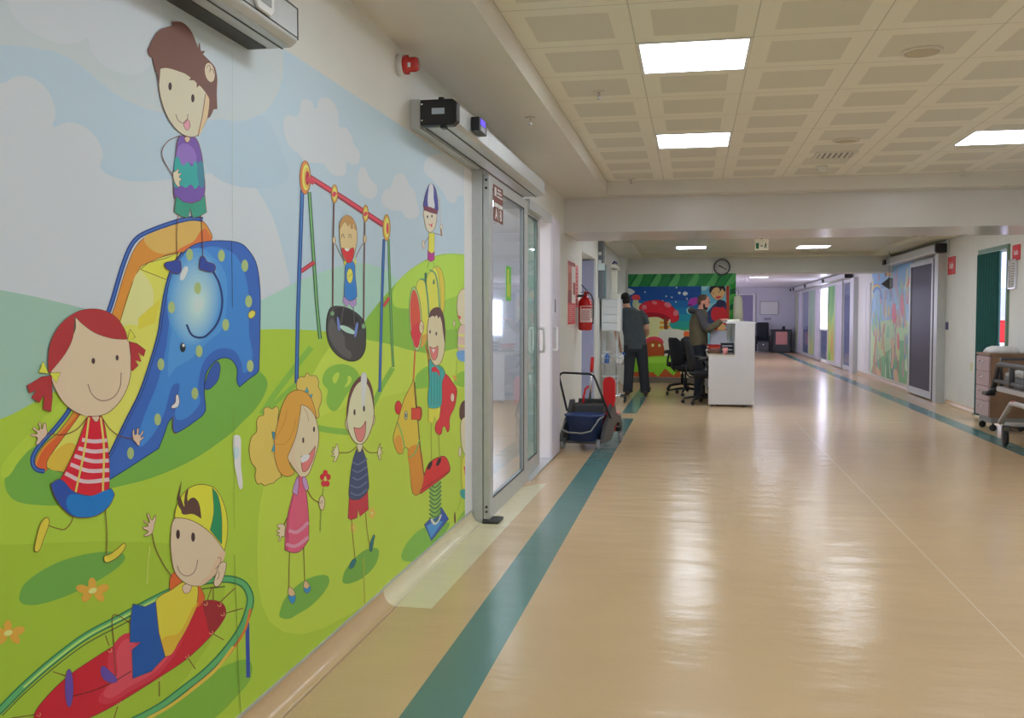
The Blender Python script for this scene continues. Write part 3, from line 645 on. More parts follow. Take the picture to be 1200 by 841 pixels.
# floor vinyl: fine speckle, gloss with slow ripples
def vinyl(name, rgb, gain=1.34, rough=0.2):
    m = mat(name, rgb, rough, gain=gain); nt = m.node_tree; b = nt.nodes['Principled BSDF']
    tc = nt.nodes.new('ShaderNodeTexCoord')
    n1 = nt.nodes.new('ShaderNodeTexNoise'); n1.inputs['Scale'].default_value = 260; n1.inputs['Detail'].default_value = 2
    n2 = nt.nodes.new('ShaderNodeTexNoise'); n2.inputs['Scale'].default_value = 0.9; n2.inputs['Detail'].default_value = 3
    ad = nt.nodes.new('ShaderNodeMath'); ad.operation = 'MULTIPLY_ADD'; ad.inputs[1].default_value = 0.45
    r = nt.nodes.new('ShaderNodeValToRGB'); c = b.inputs['Base Color'].default_value[:3]
    r.color_ramp.elements[0].position = 0.35; r.color_ramp.elements[0].color = tuple(x*0.86 for x in c)+(1,)
    r.color_ramp.elements[1].position = 1.05; r.color_ramp.elements[1].color = tuple(min(1, x*1.12) for x in c)+(1,)
    nt.links.new(tc.outputs['Object'], n1.inputs['Vector']); nt.links.new(tc.outputs['Object'], n2.inputs['Vector'])
    nt.links.new(n2.outputs['Fac'], ad.inputs[0]); nt.links.new(n1.outputs['Fac'], ad.inputs[2])
    nt.links.new(ad.outputs[0], r.inputs['Fac']); nt.links.new(r.outputs['Color'], b.inputs['Base Color'])
    mp = nt.nodes.new('ShaderNodeMapping'); mp.inputs['Scale'].default_value = (1.1, 2.6, 1)
    n3 = nt.nodes.new('ShaderNodeTexNoise'); n3.inputs['Scale'].default_value = 1.9; n3.inputs['Detail'].default_value = 3
    bp = nt.nodes.new('ShaderNodeBump'); bp.inputs['Strength'].default_value = 0.34; bp.inputs['Distance'].default_value = 0.02
    nt.links.new(tc.outputs['Object'], mp.inputs['Vector']); nt.links.new(mp.outputs['Vector'], n3.inputs['Vector'])
    nt.links.new(n3.outputs['Fac'], bp.inputs['Height']); nt.links.new(bp.outputs['Normal'], b.inputs['Normal'])
    b.inputs['Specular IOR Level'].default_value = 0.24
    return m
M_tan = vinyl('tan_vinyl', (188,160,124)); M_teal = vinyl('teal_vinyl', (80,118,114)); M_cream = vinyl('cream_vinyl', (206,196,164)); M_seam = vinyl('weld_seam', (198,178,148))

# ------------------------------------------------------------------ floor, stripes laid into it
fl = MB()
xs = [-6.5, -0.925, -0.72, 1.255, 1.263, 3.05, 3.25, 8.0]; ys = [-3.0, 12.15, 12.8, 17.6, 37.5]
for i in range(len(xs)-1):
    for j in range(len(ys)-1):
        k = 0
        if i == 1 and j in (0, 2): k = 1
        if i == 3 and j == 0: k = 3
        if i == 5: k = 1
        fl.m(k).add([(xs[i],ys[j],0),(xs[i+1],ys[j],0),(xs[i+1],ys[j+1],0),(xs[i],ys[j+1],0)], [(0,1,2,3)])
fl.m(2).add([(-1.36,4.03,0.0008),(-1.13,4.03,0.0008),(-1.105,7.28,0.0008),(-1.36,6.95,0.0008)], [(0,1,2,3)])
struct('floor', fl, [M_tan, M_teal, M_cream, M_seam], label='glossy tan vinyl corridor floor with teal stripes')

# ------------------------------------------------------------------ walls
def wall(name, boxes, m=M_wall, label=None):
    b = MB()
    for q in boxes: b.box(*q)
    return struct(name, b, m, label=label)
TH = 0.15
wall('wall_left', [(WL-TH,-3,0,WL,5.86,2.9),(WL-TH,5.86,2.2,WL,8.5,2.9),(WL-TH,8.5,0,WL,11.85,2.9),(WL-TH,11.85,2.12,WL,13.56,2.9),(WL-TH,13.56,0,WL,18.9,2.9),
                   (WL-0.65,11.7,0,WL-0.5,13.7,2.3),(WL-0.5,11.7,0,WL-TH,11.85,2.3),(WL-0.5,13.56,0,WL-TH,13.7,2.3),(WL-0.5,11.85,2.12,WL-TH,13.56,2.3),(WL,18.2,0,WL+0.1,18.9,2.45)], label='white left corridor wall')
wall('wall_right', [(WR,-3,0,WR+TH,12.28,2.9),(WR,12.28,2.125,WR+TH,13.4,2.9),(WR,13.4,0,WR+TH,37,2.9),
                    ], label='white right corridor wall')
wall('wall_back', [(WL,18.9,0,0.83,19.05,2.145)], label='end wall of the nurse station under the mushroom mural')
wall('wall_far', [(0.5,36,0,WR+TH,36.15,2.6)], mat('far_wall_paint',(190,190,198),0.6), label='far end wall of the corridor')
wall('wall_inner', [(0.4,19.05,0,0.55,36,2.6)], label='left wall of the far corridor')
# the room behind the glass doors and the room behind the right-hand doorway
wall('wall_room', [(-5.2,3.2,0,-5.05,14.5,2.6),(-5.2,14.5,0,WL-0.65,14.65,2.6),(-5.2,3.05,0,WL-TH,3.2,2.6)], mat('room_paint',(206,208,216),0.6), label='walls of the room behind the sliding glass doors')
wall('wall_side_room', [(6.2,9.5,0,6.35,16,2.6),(WR+TH,9.4,0,6.35,9.5,2.6),(WR+TH,16,0,6.35,16.1,2.6)], mat('room_paint2',(180,190,216),0.6), label='walls of the room through the right doorway')

# ------------------------------------------------------------------ ceilings
def tile_mat():
    m = mat('ceiling_tile', (214,211,202), 0.6); nt = m.node_tree; b = nt.nodes['Principled BSDF']; c = b.inputs['Base Color'].default_value[:3]
    tc = nt.nodes.new('ShaderNodeTexCoord'); sp = nt.nodes.new('ShaderNodeSeparateXYZ'); nt.links.new(tc.outputs['Object'], sp.inputs[0])
    def M(op, a, bb=None, cc=None):
        n = nt.nodes.new('ShaderNodeMath'); n.operation = op
        for i, v in enumerate((a, bb, cc)):
            if v is None: continue
            if isinstance(v, (int, float)): n.inputs[i].default_value = v
            else: nt.links.new(v, n.inputs[i])
        return n.outputs[0]
    out = []
    for ax, o, p in (('X', -0.88, 0.585), ('Y', 4.95-6*0.617, 0.617)):
        f = M('FRACT', M('DIVIDE', M('SUBTRACT', sp.outputs[ax], o), p)); out.append(M('ABSOLUTE', M('SUBTRACT', f, 0.5)))
    e = M('MAXIMUM', out[0], out[1])
    patch = M('LESS_THAN', e, 0.335); line = M('GREATER_THAN', e, 0.4945)
    m1 = nt.nodes.new('ShaderNodeMix'); m1.data_type = 'RGBA'; m1.inputs[6].default_value = c+(1,); m1.inputs[7].default_value = tuple(x*0.83 for x in c)+(1,)
    m2 = nt.nodes.new('ShaderNodeMix'); m2.data_type = 'RGBA'; m2.inputs[7].default_value = tuple(x*0.68 for x in c)+(1,)
    nt.links.new(patch, m1.inputs[0]); nt.links.new(m1.outputs[2], m2.inputs[6]); nt.links.new(line, m2.inputs[0]); nt.links.new(m2.outputs[2], b.inputs['Base Color'])
    return m
M_tile = tile_mat()
struct('ceiling', MB().box(-0.88,-3,2.7,3.215,9.93,2.8), M_tile, label='suspended ceiling of square perforated tiles')
b = MB(); b.box(WL,-3,2.565,-0.88,10.15,2.9).box(3.215,-3,2.565,WR,10.15,2.9).box(-0.88,9.93,2.565,3.215,10.15,2.9)
struct('trim_1', b, M_soffit, label='smooth plaster soffit around the tiled ceiling')
struct('trim_2', MB().box(WL,10.15,2.2,WR,11.3,2.9), mat('beam_plaster',(196,193,190),0.25,vary=0.02,scale=3), label='deep plastered beam across the corridor')
c2 = mat('bay_ceiling', (200,196,176), 0.4, vary=0.02)
struct('ceiling', MB().box(-0.95,11.7,2.5,3.25,18.4,2.6), c2, label='ceiling above the nurse station')
b = MB(); b.box(WL,11.3,2.44,-0.95,18.9,2.9).box(3.25,11.3,2.44,WR,18.9,2.9).box(-0.95,11.3,2.44,3.25,11.7,2.9).box(-0.95,18.4,2.44,3.25,18.9,2.9)
struct('trim_3', b, c2, label='soffit around the nurse station ceiling')
struct('trim_4', MB().box(WL,18.9,2.145,WR,19.7,2.9), M_wall, label='bulkhead wall above the mushroom mural')
struct('ceiling', MB().box(0.4,19.7,2.36,WR+TH,36.2,2.46), mat('far_ceiling',(196,194,198),0.3), label='glossy ceiling of the far corridor')
struct('ceiling', MB().box(-5.2,3.0,2.6,WL-TH,14.6,2.7).box(WR+TH,9.4,2.6,6.35,16.1,2.7), M_white, label='ceilings of the side rooms')

# ------------------------------------------------------------------ skirtings (coved vinyl)
def cove(name, y0, y1, m, side=-1, h=0.075, r=0.07, edge=True, x=None):
    X = x if x is not None else (WL if side < 0 else WR); s = -side
    prof = [(0.0,h),(0.006*s,h)]+[((r-(r-0.006)*math.cos(t))*s, r*1.0-(r)*math.sin(t)) for t in [PI/2*i/6 for i in range(7)]]+[(0,0)]
    prof = [(X+p[0], max(0.0006, p[1]) if i < len(prof)-1 else 0.0006) for i, p in enumerate(prof)]
    b = MB(); vs = [(p[0], y0, p[1]) for p in prof]+[(p[0], y1, p[1]) for p in prof]; n = len(prof)
    b.add(vs, [(i,(i+1)%n,n+(i+1)%n,n+i) for i in range(n)], True)
    mm = [m]
    if edge: b.m(1).box(X, y0, h-0.004, X+0.009*s, y1, h+0.006); mm.append(M_alu)
    return struct(name, b, mm, label=None)
cove('baseboard_left', -3, 4.03, M_tan)['label'] = 'tan coved skirting under the playground mural'
cove('baseboard_left', 4.03, 5.79, M_cream, h=0.08, r=0.065)['label'] = 'cream coved skirting beside the sliding door'
cove('baseboard_left', 8.96, 11.85, M_tan)['label'] = 'tan skirting under the fire poster'
cove('baseboard_left', 13.56, 18.2, M_tan)['label'] = 'tan skirting behind the trolley'
cove('baseboard_right', -3, 12.2, M_tan, 1, edge=False)['label'] = 'tan skirting of the near right wall'
cove('baseboard_right', 13.48, 15.0, M_tan, 1, edge=False)['label'] = 'tan skirting beside the right doorway'
cove('baseboard_right', 17.2, 22.6, M_tan, 1, edge=False)['label'] = 'tan skirting under the rainbow mural'
struct('baseboard_back', MB().box(WL+0.1,18.86,0.0006,0.83,18.9,0.1), mat('dark_skirting',(110,100,88),0.5), label='dark skirting under the mushroom mural')

# ------------------------------------------------------------------ ceiling lights
M_lframe = mat('lamp_frame',(205,205,205),0.4)
def lamp(x0, y0, x1, y1, z, label, group):
    cx, cy = (x0+x1)/2, (y0+y1)/2; hx, hy = (x1-x0)/2, (y1-y0)/2
    t = thing('ceiling_light', label, 'light', (cx, cy, z), group=group)
    f = MB(); w = 0.018
    f.box(-hx,-hy,-0.006,hx,-hy+w,-0.0005).box(-hx,hy-w,-0.006,hx,hy,-0.0005).box(-hx,-hy+w,-0.006,-hx+w,hy-w,-0.0005).box(hx-w,-hy+w,-0.006,hx,hy-w,-0.0005)
    obj('frame', f, M_lframe, t); obj('diffuser', MB().box(-hx+w,-hy+w,-0.004,hx-w,hy-w,-0.0005), M_lamp, t)
    return t
G = 'square ceiling light panels in the near tiled ceiling'
def tile(c, r): return (-0.88+0.585*c, 4.95+0.617*r, -0.88+0.585*(c+1), 4.95+0.617*(r+1), 2.7)
lamp(*tile(1,0), 'nearest and largest lit square light panel in the tiled ceiling', G)
lamp(*tile(1,4), 'second lit square panel in the tiled ceiling, straight behind the nearest one', G)
x0,y0,x1,y1,z = tile(5,4); lamp(x0+0.03,y0+0.31,x1+0.03,y1+0.31,z, 'lit square ceiling panel at the right edge of the photo', G)
for c, r in ((1,-4),(1,-8),(5,0.5),(5,-4),(5,-8)): lamp(*tile(c,r), 'lit square panel in the tiled ceiling out of view', G)
G = 'slim ceiling lights above the nurse station'
lamp(-0.29,16.5,0.24,17.1,2.5, 'left lit panel above the nurse station, in front of the mushroom mural', G)
lamp(1.76,16.7,2.3,17.3,2.5, 'right lit panel above the nurse station, beyond the exit sign', G)
lamp(-0.29,13.0,0.24,13.6,2.5, 'lit panel above the nurse station hidden behind the beam', G)
lamp(1.76,13.0,2.3,13.6,2.5, 'lit panel above the nurse station hidden behind the beam', G)
lamp(-0.29,11.9,0.24,12.5,2.5, 'extra lit panel added behind the beam to brighten the nurse station', G)  # this and the next panel are unseen extras that lift the bay's light
lamp(1.76,11.9,2.3,12.5,2.5, 'extra lit panel added behind the beam to brighten the nurse station', G)
lamp(1.5,26.0,2.0,26.6,2.36, 'small lit panel in the far corridor ceiling', 'far corridor lights')
lamp(1.5,21.0,2.0,21.6,2.36, 'far corridor light hidden by the bulkhead', 'far corridor lights')
lamp(-2.6,6.4,-2.0,7.0,2.6, 'near ceiling light added to brighten the room behind the sliding glass doors', 'side room lights')  # both lamps here are added fill for the view through the glass
lamp(-2.6,10.4,-2.0,11.0,2.6, 'far ceiling light added to brighten the room behind the sliding glass doors', 'side room lights')
lamp(4.9,12.6,5.5,13.2,2.6, 'ceiling light of the room through the right doorway', 'side room lights')

# daylight: bright windows at the far end
M_day = mat('daylight_pane',(224,226,255),0.5,emit=6.0)
M_day2 = mat('soft_daylight_pane',(222,220,255),0.5,emit=2.0)
M_day4 = mat('dim_daylight_pane',(196,202,240),0.5,emit=0.75)
M_day3 = mat('side_fill_pane',(226,230,255),0.5,emit=2.6)
def window(name, x0, y0, z0, x1, y1, z1, label, m=None):
    w = struct(name, MB().box(x0,y0,z0,x1,y1,z1), m or M_day, label=label); return w
window('window_1', WR-0.03,27.45,0.95,WR-0.015,28.85,2.1, 'bright daylit window between the far right glass doors')
window('window_5', 0.5505,21.0,0.8,0.575,25.0,2.15, 'daylight window on the left of the far corridor', M_day2)
window('window_5', 0.5505,26.0,0.8,0.575,30.0,2.15, 'daylight window on the left of the far corridor', M_day2)
window('window_5', 0.5505,31.0,0.8,0.575,35.0,2.15, 'daylight window on the left of the far corridor', M_day2)
window('added_glow_pane', -5.049,4.0,0.9,-5.02,13.6,2.2, 'added glowing pane that brightens the room behind the sliding glass doors', M_day3)  # unseen emitter, added to lighten the walls behind the glass
window('window_7', -3.15,14.47,1.02,-2.92,14.499,1.55, 'small bright window seen through the sliding glass door')
window('window_2', 1.86,35.96,0.3,2.02,35.99,1.82, 'bright window strip at the far end of the corridor')
window('window_8', 4.6,15.97,1.75,6.1,15.995,2.5, 'high window of the room through the right doorway', M_day4)
window('window_3', 6.15,10.6,0.9,6.19,15.4,2.2, 'window of the room through the right doorway')

# ------------------------------------------------------------------ small ceiling fittings
def lathe_thing(name, label, cat, loc, parts, group=None):
    t = thing(name, label, cat, loc, group=group)
    for nm, prof, m in parts: obj(nm, MB().lathe(prof, n=24), m, t)
    return t
M_spk = mat('speaker_grille',(176,166,148),0.6)
for (x,y,l) in ((1.18,5.38,'round ceiling speaker nearest, beside the big light panel'),(1.19,7.95,'round ceiling speaker further back, just before the air vent')):
    lathe_thing('ceiling_speaker', l, 'speaker', (x,y,2.7), [('rim',[(0.105,-0.0005),(0.105,-0.008),(0.088,-0.012),(0.088,-0.004)],M_soffit),('grille',[(0.087,-0.003),(0.087,-0.01),(0.06,-0.014),(0.0,-0.015)],M_spk)], 'round ceiling speakers')
t = thing('ceiling_vent','square louvred air vent in the ceiling before the beam','vent',(1.2,8.63,2.7))
f = MB(); h = 0.17
f.box(-h,-h,-0.012,h,-h+0.03,-0.0005).box(-h,h-0.03,-0.012,h,h,-0.0005).box(-h,-h+0.03,-0.012,-h+0.03,h-0.03,-0.0005).box(h-0.03,-h+0.03,-0.012,h,h-0.03,-0.0005)
obj('frame', f, M_soffit, t); obj('backing', MB().box(-h+0.03,-h+0.03,-0.003,h-0.03,h-0.03,-0.0005), M_dgrey, t)
for k in range(6):
    s = MB().box(-0.012,-h+0.032,-0.002,0.012,h-0.032,0.0); s.xf(Matrix.Translation((-0.115+0.046*k,0,-0.008)) @ Matrix.Rotation(0.5,4,'Y')); obj('slat', s, M_soffit, t)
lathe_thing('smoke_detector','small white smoke detector on the ceiling behind the vent','detector',(1.18,9.3,2.7),[('base',[(0.055,-0.0005),(0.055,-0.015),(0.05,-0.02),(0.0,-0.02)],M_white),('sensor',[(0.04,-0.02),(0.038,-0.04),(0.02,-0.05),(0,-0.05)],M_white)])
def sprinkler(x,y,z,l): return lathe_thing('fire_sprinkler', l, 'sprinkler', (x,y,z), [('rosette',[(0.035,-0.0005),(0.03,-0.008),(0.0,-0.009)],M_soffit),('nozzle',[(0.008,-0.008),(0.008,-0.03),(0.014,-0.04),(0.006,-0.045),(0.018,-0.05),(0,-0.052)],M_chrome)],'sprinkler heads on the ceiling')
sprinkler(-0.58,5.95,2.7,'small sprinkler head in the tiled ceiling left of the nearest light')
sprinkler(-1.02,6.0,2.5648,'sprinkler head on the smooth soffit above the sliding door')
sprinkler(-0.62,9.75,2.7,'sprinkler head at the far left corner of the tiled ceiling')
sprinkler(2.55,9.85,2.7,'dark sprinkler head at the far right of the tiled ceiling')
# ------------------------------------------------------------------ lettering
def text_mb(body, size, bold=False):
    cu = bpy.data.curves.new('letters', 'FONT'); cu.body = body; cu.size = size; cu.align_x = 'CENTER'; cu.align_y = 'CENTER'; cu.extrude = 0.0004
    if bold: cu.offset = size*0.012
    o = bpy.data.objects.new('letters', cu); C.objects.link(o)
    bpy.context.view_layer.update()
    me = bpy.data.meshes.new_from_object(o.evaluated_get(bpy.context.evaluated_depsgraph_get()))
    b = MB(); b.add([v.co.copy() for v in me.vertices], [list(p.vertices) for p in me.polygons])
    bpy.data.objects.remove(o); bpy.data.curves.remove(cu); bpy.data.meshes.remove(me)
    return b
# writing on a wall that faces +x (seen from the corridor): local x runs along -y ... +y to the right of the reader
ON_LEFT = Matrix(((0,0,1,0),(1,0,0,0),(0,1,0,0),(0,0,0,1)))     # text x -> +y, text y -> z, faces +x
ON_RIGHT = Matrix(((0,0,-1,0),(-1,0,0,0),(0,1,0,0),(0,0,0,1)))  # text x -> -y, faces -x
ON_BACK = Matrix(((1,0,0,0),(0,0,-1,0),(0,1,0,0),(0,0,0,1)))    # text x -> +x, faces -y

# ------------------------------------------------------------------ automatic sliding glass door on the left
M_gpale = glass_mat('pale_green_glass', (0.72,0.86,0.80), 1.5, 0.03)
def glass_leaf(parent, x0, x1, y0, y1, s0, s1, gm, z0=0.02, z1=2.185, br=0.115, tr=0.07):
    f = MB(); f.box(x0,y0,z0,x1,y0+s0,z1,0.004).box(x0,y1-s1,z0,x1,y1,z1,0.004).box(x0,y0+s0,z0,x1,y1-s1,z0+br,0.003).box(x0,y0+s0,z1-tr,x1,y1-s1,z1,0.003)
    o = struct('sliding_leaf', f, M_alu, parent)
    xm = (x0+x1)/2
    g = MB(); w = 0.012
    g.box(x1-0.006,y0+s0,z0+br,x1-0.002,y0+s0+w,z1-tr).box(x1-0.006,y1-s1-w,z0+br,x1-0.002,y1-s1,z1-tr).box(x1-0.006,y0+s0,z0+br,x1-0.002,y1-s1,z0+br+w).box(x1-0.006,y0+s0,z1-tr-w,x1-0.002,y1-s1,z1-tr)
    struct('gasket', g, M_alud, o)
    struct('pane', MB().box(xm-0.003,y0+s0,z0+br,xm+0.003,y1-s1,z1-tr), gm, o)
    return o
door = thing('door_1','','', (0,0,0)); del door['label']; del door['category']; door['kind'] = 'structure'; door['label'] = 'automatic sliding glass door in an aluminium frame'
f = MB(); f.box(WL,5.795,0.0,-1.29,5.855,2.215,0.003)
f.box(WL-0.1,7.3,2.14,-1.245,8.46,2.215)
struct('door_frame', f, M_alu, door)
struct('door_jamb', MB().box(WL-0.12,8.46,0,-1.235,8.95,2.2,0.004), mat('jamb_lavender',(200,195,206),0.35), door)
struct('jamb_seal', MB().box(WL,5.86,0.0,-1.295,5.868,2.2), M_alud, door)
struct('floor_track', MB().box(-1.34,7.3,0.0008,-1.235,8.95,0.018,0.003), M_alu, door)
struct('jamb_lining', MB().box(WL-0.12,8.448,0.02,-1.25,8.459,2.14), mat('jamb_white',(216,210,222),0.4), door)
l1 = glass_leaf(door, -1.285, -1.245, 5.80, 7.21, 0.10, 0.15, M_glass)
l2 = glass_leaf(door, -1.325, -1.29, 7.30, 8.08, 0.12, 0.13, M_gpale)
struct('handle', MB().tube([(-1.289,8.02,1.0),(-1.245,8.02,1.0),(-1.242,8.02,1.02),(-1.242,8.02,1.18),(-1.245,8.02,1.2),(-1.289,8.02,1.2)],0.011,8), M_white, l2)
struct('handle', MB().tube([(-1.234,8.50,1.0),(-1.20,8.50,1.0),(-1.197,8.50,1.02),(-1.197,8.50,1.18),(-1.20,8.50,1.2),(-1.234,8.50,1.2)],0.011,8), M_white, door)
struct('lock_plate', MB().box(-1.2355,8.60,1.34,-1.2315,8.64,1.46,0.002), M_dgrey, door)
struct('hinge_bolt', MB().lathe([(0.008,0),(0.008,-0.004),(0.0,-0.004)],(-1.265,5.7995,2.15),12,'y').lathe([(0.008,0),(0.008,-0.004),(0.0,-0.004)],(-1.265,5.7995,2.10),12,'y').lathe([(0.008,0),(0.008,-0.004),(0.0,-0.004)],(-1.265,5.7995,0.10),12,'y').lathe([(0.008,0),(0.008,-0.004),(0.0,-0.004)],(-1.265,5.7995,0.07),12,'y'), M_alud, l1)
struct('floor_guide', MB().box(-1.285,5.76,0.0015,-1.18,5.92,0.02,0.004), M_alud, door)

# header that drives the doors
def operator(name, label, y0, y1, x1, z0, z1, cap, group='automatic door operators on the left wall'):
    t = thing('door_operator', label, 'door operator', (WL, y0, z0), group=group)
    W = x1-WL; H = z1-z0; L = y1-y0
    c = H*0.16
    prof = [(0,0),(W-c,0),(W,c*0.8),(W,H-c),(W-c,H),(0,H)]
    if cap:
        k = 0.055
        obj('housing', MB().prism([(p[0]+k,p[1]) if 0 else (max(p[0],k),p[1]) for p in prof],'y',0.03,L), M_alu, t, bevel=0.003)
        obj('wall_plate', MB().box(0,-0.005,-0.008,k*0.95,L,H*1.05,0.003), M_alu, t)
        e = obj('end_cap', MB().prism([(k+0.003,0.004),(W-c,0.002),(W+0.002,c),(W+0.002,H-c),(W-c,H-0.004),(k+0.003,H-0.004)],'y',-0.03,0.03), M_black, t, bevel=0.004)
        obj('rating_label', MB().box(k+0.062,-0.0325,H*0.42,k+0.125,-0.0302,H*0.64), mat('label_grey',(160,172,186),0.5), e)
        for zz in (0.8,0.2): obj('cap_screw', MB().lathe([(0.005,-0.033),(0.005,-0.03)],(k+0.012,0,H*zz),10,'y'), M_chrome, e)
        obj('cap_clip', MB().box(W*0.62,-0.026,H-0.004,W*0.72,0.02,H+0.006), M_black, e); obj('cap_clip', MB().box(W*0.66,-0.026,-0.012,W*0.76,0.02,0.003), M_black, e)
    else:
        obj('housing', MB().prism(prof,'y',0,L), M_alu, t, bevel=0.006)
        obj('housing_seam', MB().box(W-0.001,0,c*1.15,W+0.0012,L,c*1.15+0.004).box(W-0.001,0,H-c*1.2,W+0.0012,L,H-c*1.2+0.004).box(W*0.66,0,-0.002,W*0.69,L,0.001).box(W-0.004,L-0.004,c,W+0.001,L+0.0015,H-c), M_alud, t)
        obj('shade_strip', MB().box(0,0.02,-0.003,W*0.40,L-0.02,0.001), M_alud, t)  # dark strip standing in for the shade under the header near the wall
    # grooves under the header
    if cap: obj('track_groove', MB().box(k+0.012,0.03,-0.003,k+0.024,L,0.001).box(W*0.70,0.03,-0.003,W*0.735,L,0.001), M_alud, t)
    return t
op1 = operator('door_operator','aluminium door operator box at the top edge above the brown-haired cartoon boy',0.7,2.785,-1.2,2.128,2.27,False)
L1 = 2.785-0.7
sw = obj('push_switch', MB().prism([(L1-0.31+a,0.030+b) for a,b in ((0.02,0),(0.10,0),(0.12,0.018),(0.12,0.09),(0.10,0.11),(0.02,0.11),(0,0.09),(0,0.018))],'x',0.1605,0.172), M_white, op1, bevel=0.004)
obj('switch_face', MB().box(0.1722,L1-0.285,0.052,0.1745,L1-0.215,0.120,0.0008), M_grey, sw)
b = MB()
for dy, dz in ((0,0.03),(0.017,0.018),(0.034,0.03)): b.lathe([(0.006,0.1746),(0.006,0.1775),(0,0.178)],(0,L1-0.268+dy,0.051+dz),10,'x')
obj('switch_mark', b, M_black, sw)
op2 = operator('door_operator','long aluminium door operator with black end cap above the sliding glass door',4.50,7.24,-1.12,2.222,2.352,True)
s = obj('motion_sensor', MB().box(0.2405,0.27,0.03,0.285,0.45,0.10,0.004), M_black, op2)
obj('sensor_window', MB().box(0.2852,0.30,0.065,0.2865,0.40,0.095), mat('sensor_violet',(70,40,220),0.3,emit=1.2), s)
obj('sensor_lens', MB().box(0.2852,0.30,0.035,0.2865,0.40,0.06), M_grey, s)

# brown room sign and green sticker on the glass
t = thing('room_sign','brown sign with white letters A and B on the sliding glass door','sign',(-1.2445,6.06,2.025))
obj('plate', MB().box(0.0015,-0.15,-0.115,0.0045,0.15,0.115), mat('sign_brown',(112,58,48),0.5), t)
M_ink = mat('sign_white',(225,222,215),0.6)
b = MB(); b.box(0.0047,-0.125,0.045,0.0057,-0.07,0.10)
for i,(a,c) in enumerate(((-0.03,0.08),(-0.045,0.10),(-0.045,0.125))): b.box(0.0047,a,0.088-i*0.022,0.0057,c,0.098-i*0.022)
b.box(0.0047,-0.13,-0.022,0.0057,-0.015,0.002).box(0.0047,0.015,-0.022,0.0057,0.13,0.002)
obj('print', b, M_ink, t)
for ch, dy in (('A',-0.07),('B',0.07)):
    q = text_mb(ch,0.10,True); q.xf(Matrix.Translation((0.0052,dy,-0.07)) @ ON_LEFT @ Matrix.Diagonal((1.15,1,1,1))); obj('letter', q, M_ink, t)
b = MB(); b.box(0.0047,-0.004,-0.112,0.0055,0.004,0.0); obj('divider', b, M_ink, t)
t = thing('door_sticker','narrow green notice stuck on the glass of the sliding door','sticker',(-1.2585,6.5,1.53))
obj('sheet', MB().box(0,-0.09,-0.12,0.001,0.09,0.12), mat('sticker_green',(96,176,62),0.5), t)
obj('print', MB().box(0.0011,-0.05,-0.09,0.0016,0.0,0.10).box(0.0011,0.02,-0.1,0.0016,0.05,0.0), mat('sticker_yellow',(196,200,60),0.5), t)

# red alarm beacon
t = thing('alarm_beacon','red alarm beacon on the left wall above the mural','alarm',(WL,4.31,2.475))
obj('base', MB().lathe([(0.05,0.0),(0.05,0.02),(0.046,0.03)],(0,0,0),24,'x'), M_white, t)
obj('dome', MB().lathe([(0.045,0.0301),(0.045,0.05),(0.034,0.055),(0.034,0.085),(0.028,0.097),(0.0,0.1)],(0,0,0),24,'x'), mat('beacon_red',(176,14,20),0.15,coat=0.6), t)
obj('reflector', MB().box(0.0565,-0.037,-0.02,0.07,-0.0345,0.0), M_white, t)

# ------------------------------------------------------------------ wall with fire point
M_paper = mat('paper',(214,206,200),0.6)
t = thing('fire_poster','tall red framed fire safety poster on the wall left of the extinguisher','poster',(WL,10.73,1.575))
obj('frame', MB().box(0,-0.37,-0.375,0.012,0.37,0.375,0.003), M_paper, t)
cols = [((-0.33,0.22,0.0,0.345),(190,110,100)),((-0.33,0.02,-0.0,0.22),(176,96,70)),((-0.33,-0.12,0.0,0.02),(140,60,60)),((-0.33,-0.36,0.33,-0.12),(196,60,66)),((-0.33,0.3,0.33,0.345),(150,50,52)),((0.12,-0.02,0.33,0.12),(150,64,50))]
for i,(r,c) in enumerate(cols):
    z = 0.0122+0.0004*i; obj('printed_panel', MB().box(z,r[0],r[1],z+0.0003,r[2],r[3]), mat('poster_%d'%i,c,0.5), t)
b = MB()
for k in range(9): b.box(0.0155,-0.27,-0.33+k*0.022,0.0158,0.1+0.15*((k*7)%3)/2,-0.322+k*0.022)
obj('printed_lines', b, mat('poster_pale',(220,170,166),0.6), t)
t = thing('notice_sheet','narrow pink list hanging beside the red fire poster','notice',(WL,11.28,1.66))
obj('sheet', MB().box(0.001,-0.15,-0.25,0.004,0.15,0.25), mat('notice_pink',(206,120,122),0.6), t)
b = MB()
for k in range(10): b.box(0.0041,-0.11,0.19-k*0.045,0.0045,0.06+0.05*(k%2),0.205-k*0.045)
obj('printed_lines', b, mat('notice_red',(170,60,66),0.6), t)
t = thing('fire_extinguisher','red fire extinguisher with white label hanging on the left wall','fire extinguisher',(WL+0.1,11.35,1.135),(0.0,0.0,0.0))
ex = obj('cylinder', MB().lathe([(0.0,0.0),(0.06,0.0),(0.082,0.012),(0.085,0.03),(0.085,0.31),(0.078,0.35),(0.055,0.385),(0.03,0.40),(0.03,0.415),(0.0,0.415)],n=32), mat('extinguisher_red',(180,16,22),0.25,coat=0.4), t)
def arc(r, z0, z1, a0, a1, n=14):
    b = MB(); vs = []; 
    for i in range(n+1):
        a = a0+(a1-a0)*i/n; vs += [(r*math.cos(a),r*math.sin(a),z0),(r*math.cos(a),r*math.sin(a),z1)]
    return b.add(vs, [(2*i,2*i+2,2*i+3,2*i+1) for i in range(n)], True)
D = math.radians
obj('label', arc(0.0856,0.10,0.295,D(-130),D(20)), mat('extinguisher_label',(214,196,194),0.5), ex)
obj('label_heading', arc(0.0861,0.262,0.285,D(-120),D(5)), mat('label_red',(176,44,52),0.5), ex)
b = arc(0.0861,0.12,0.245,D(-118),D(-45)); obj('label_text', b, mat('label_text_grey',(190,160,162),0.5), ex)
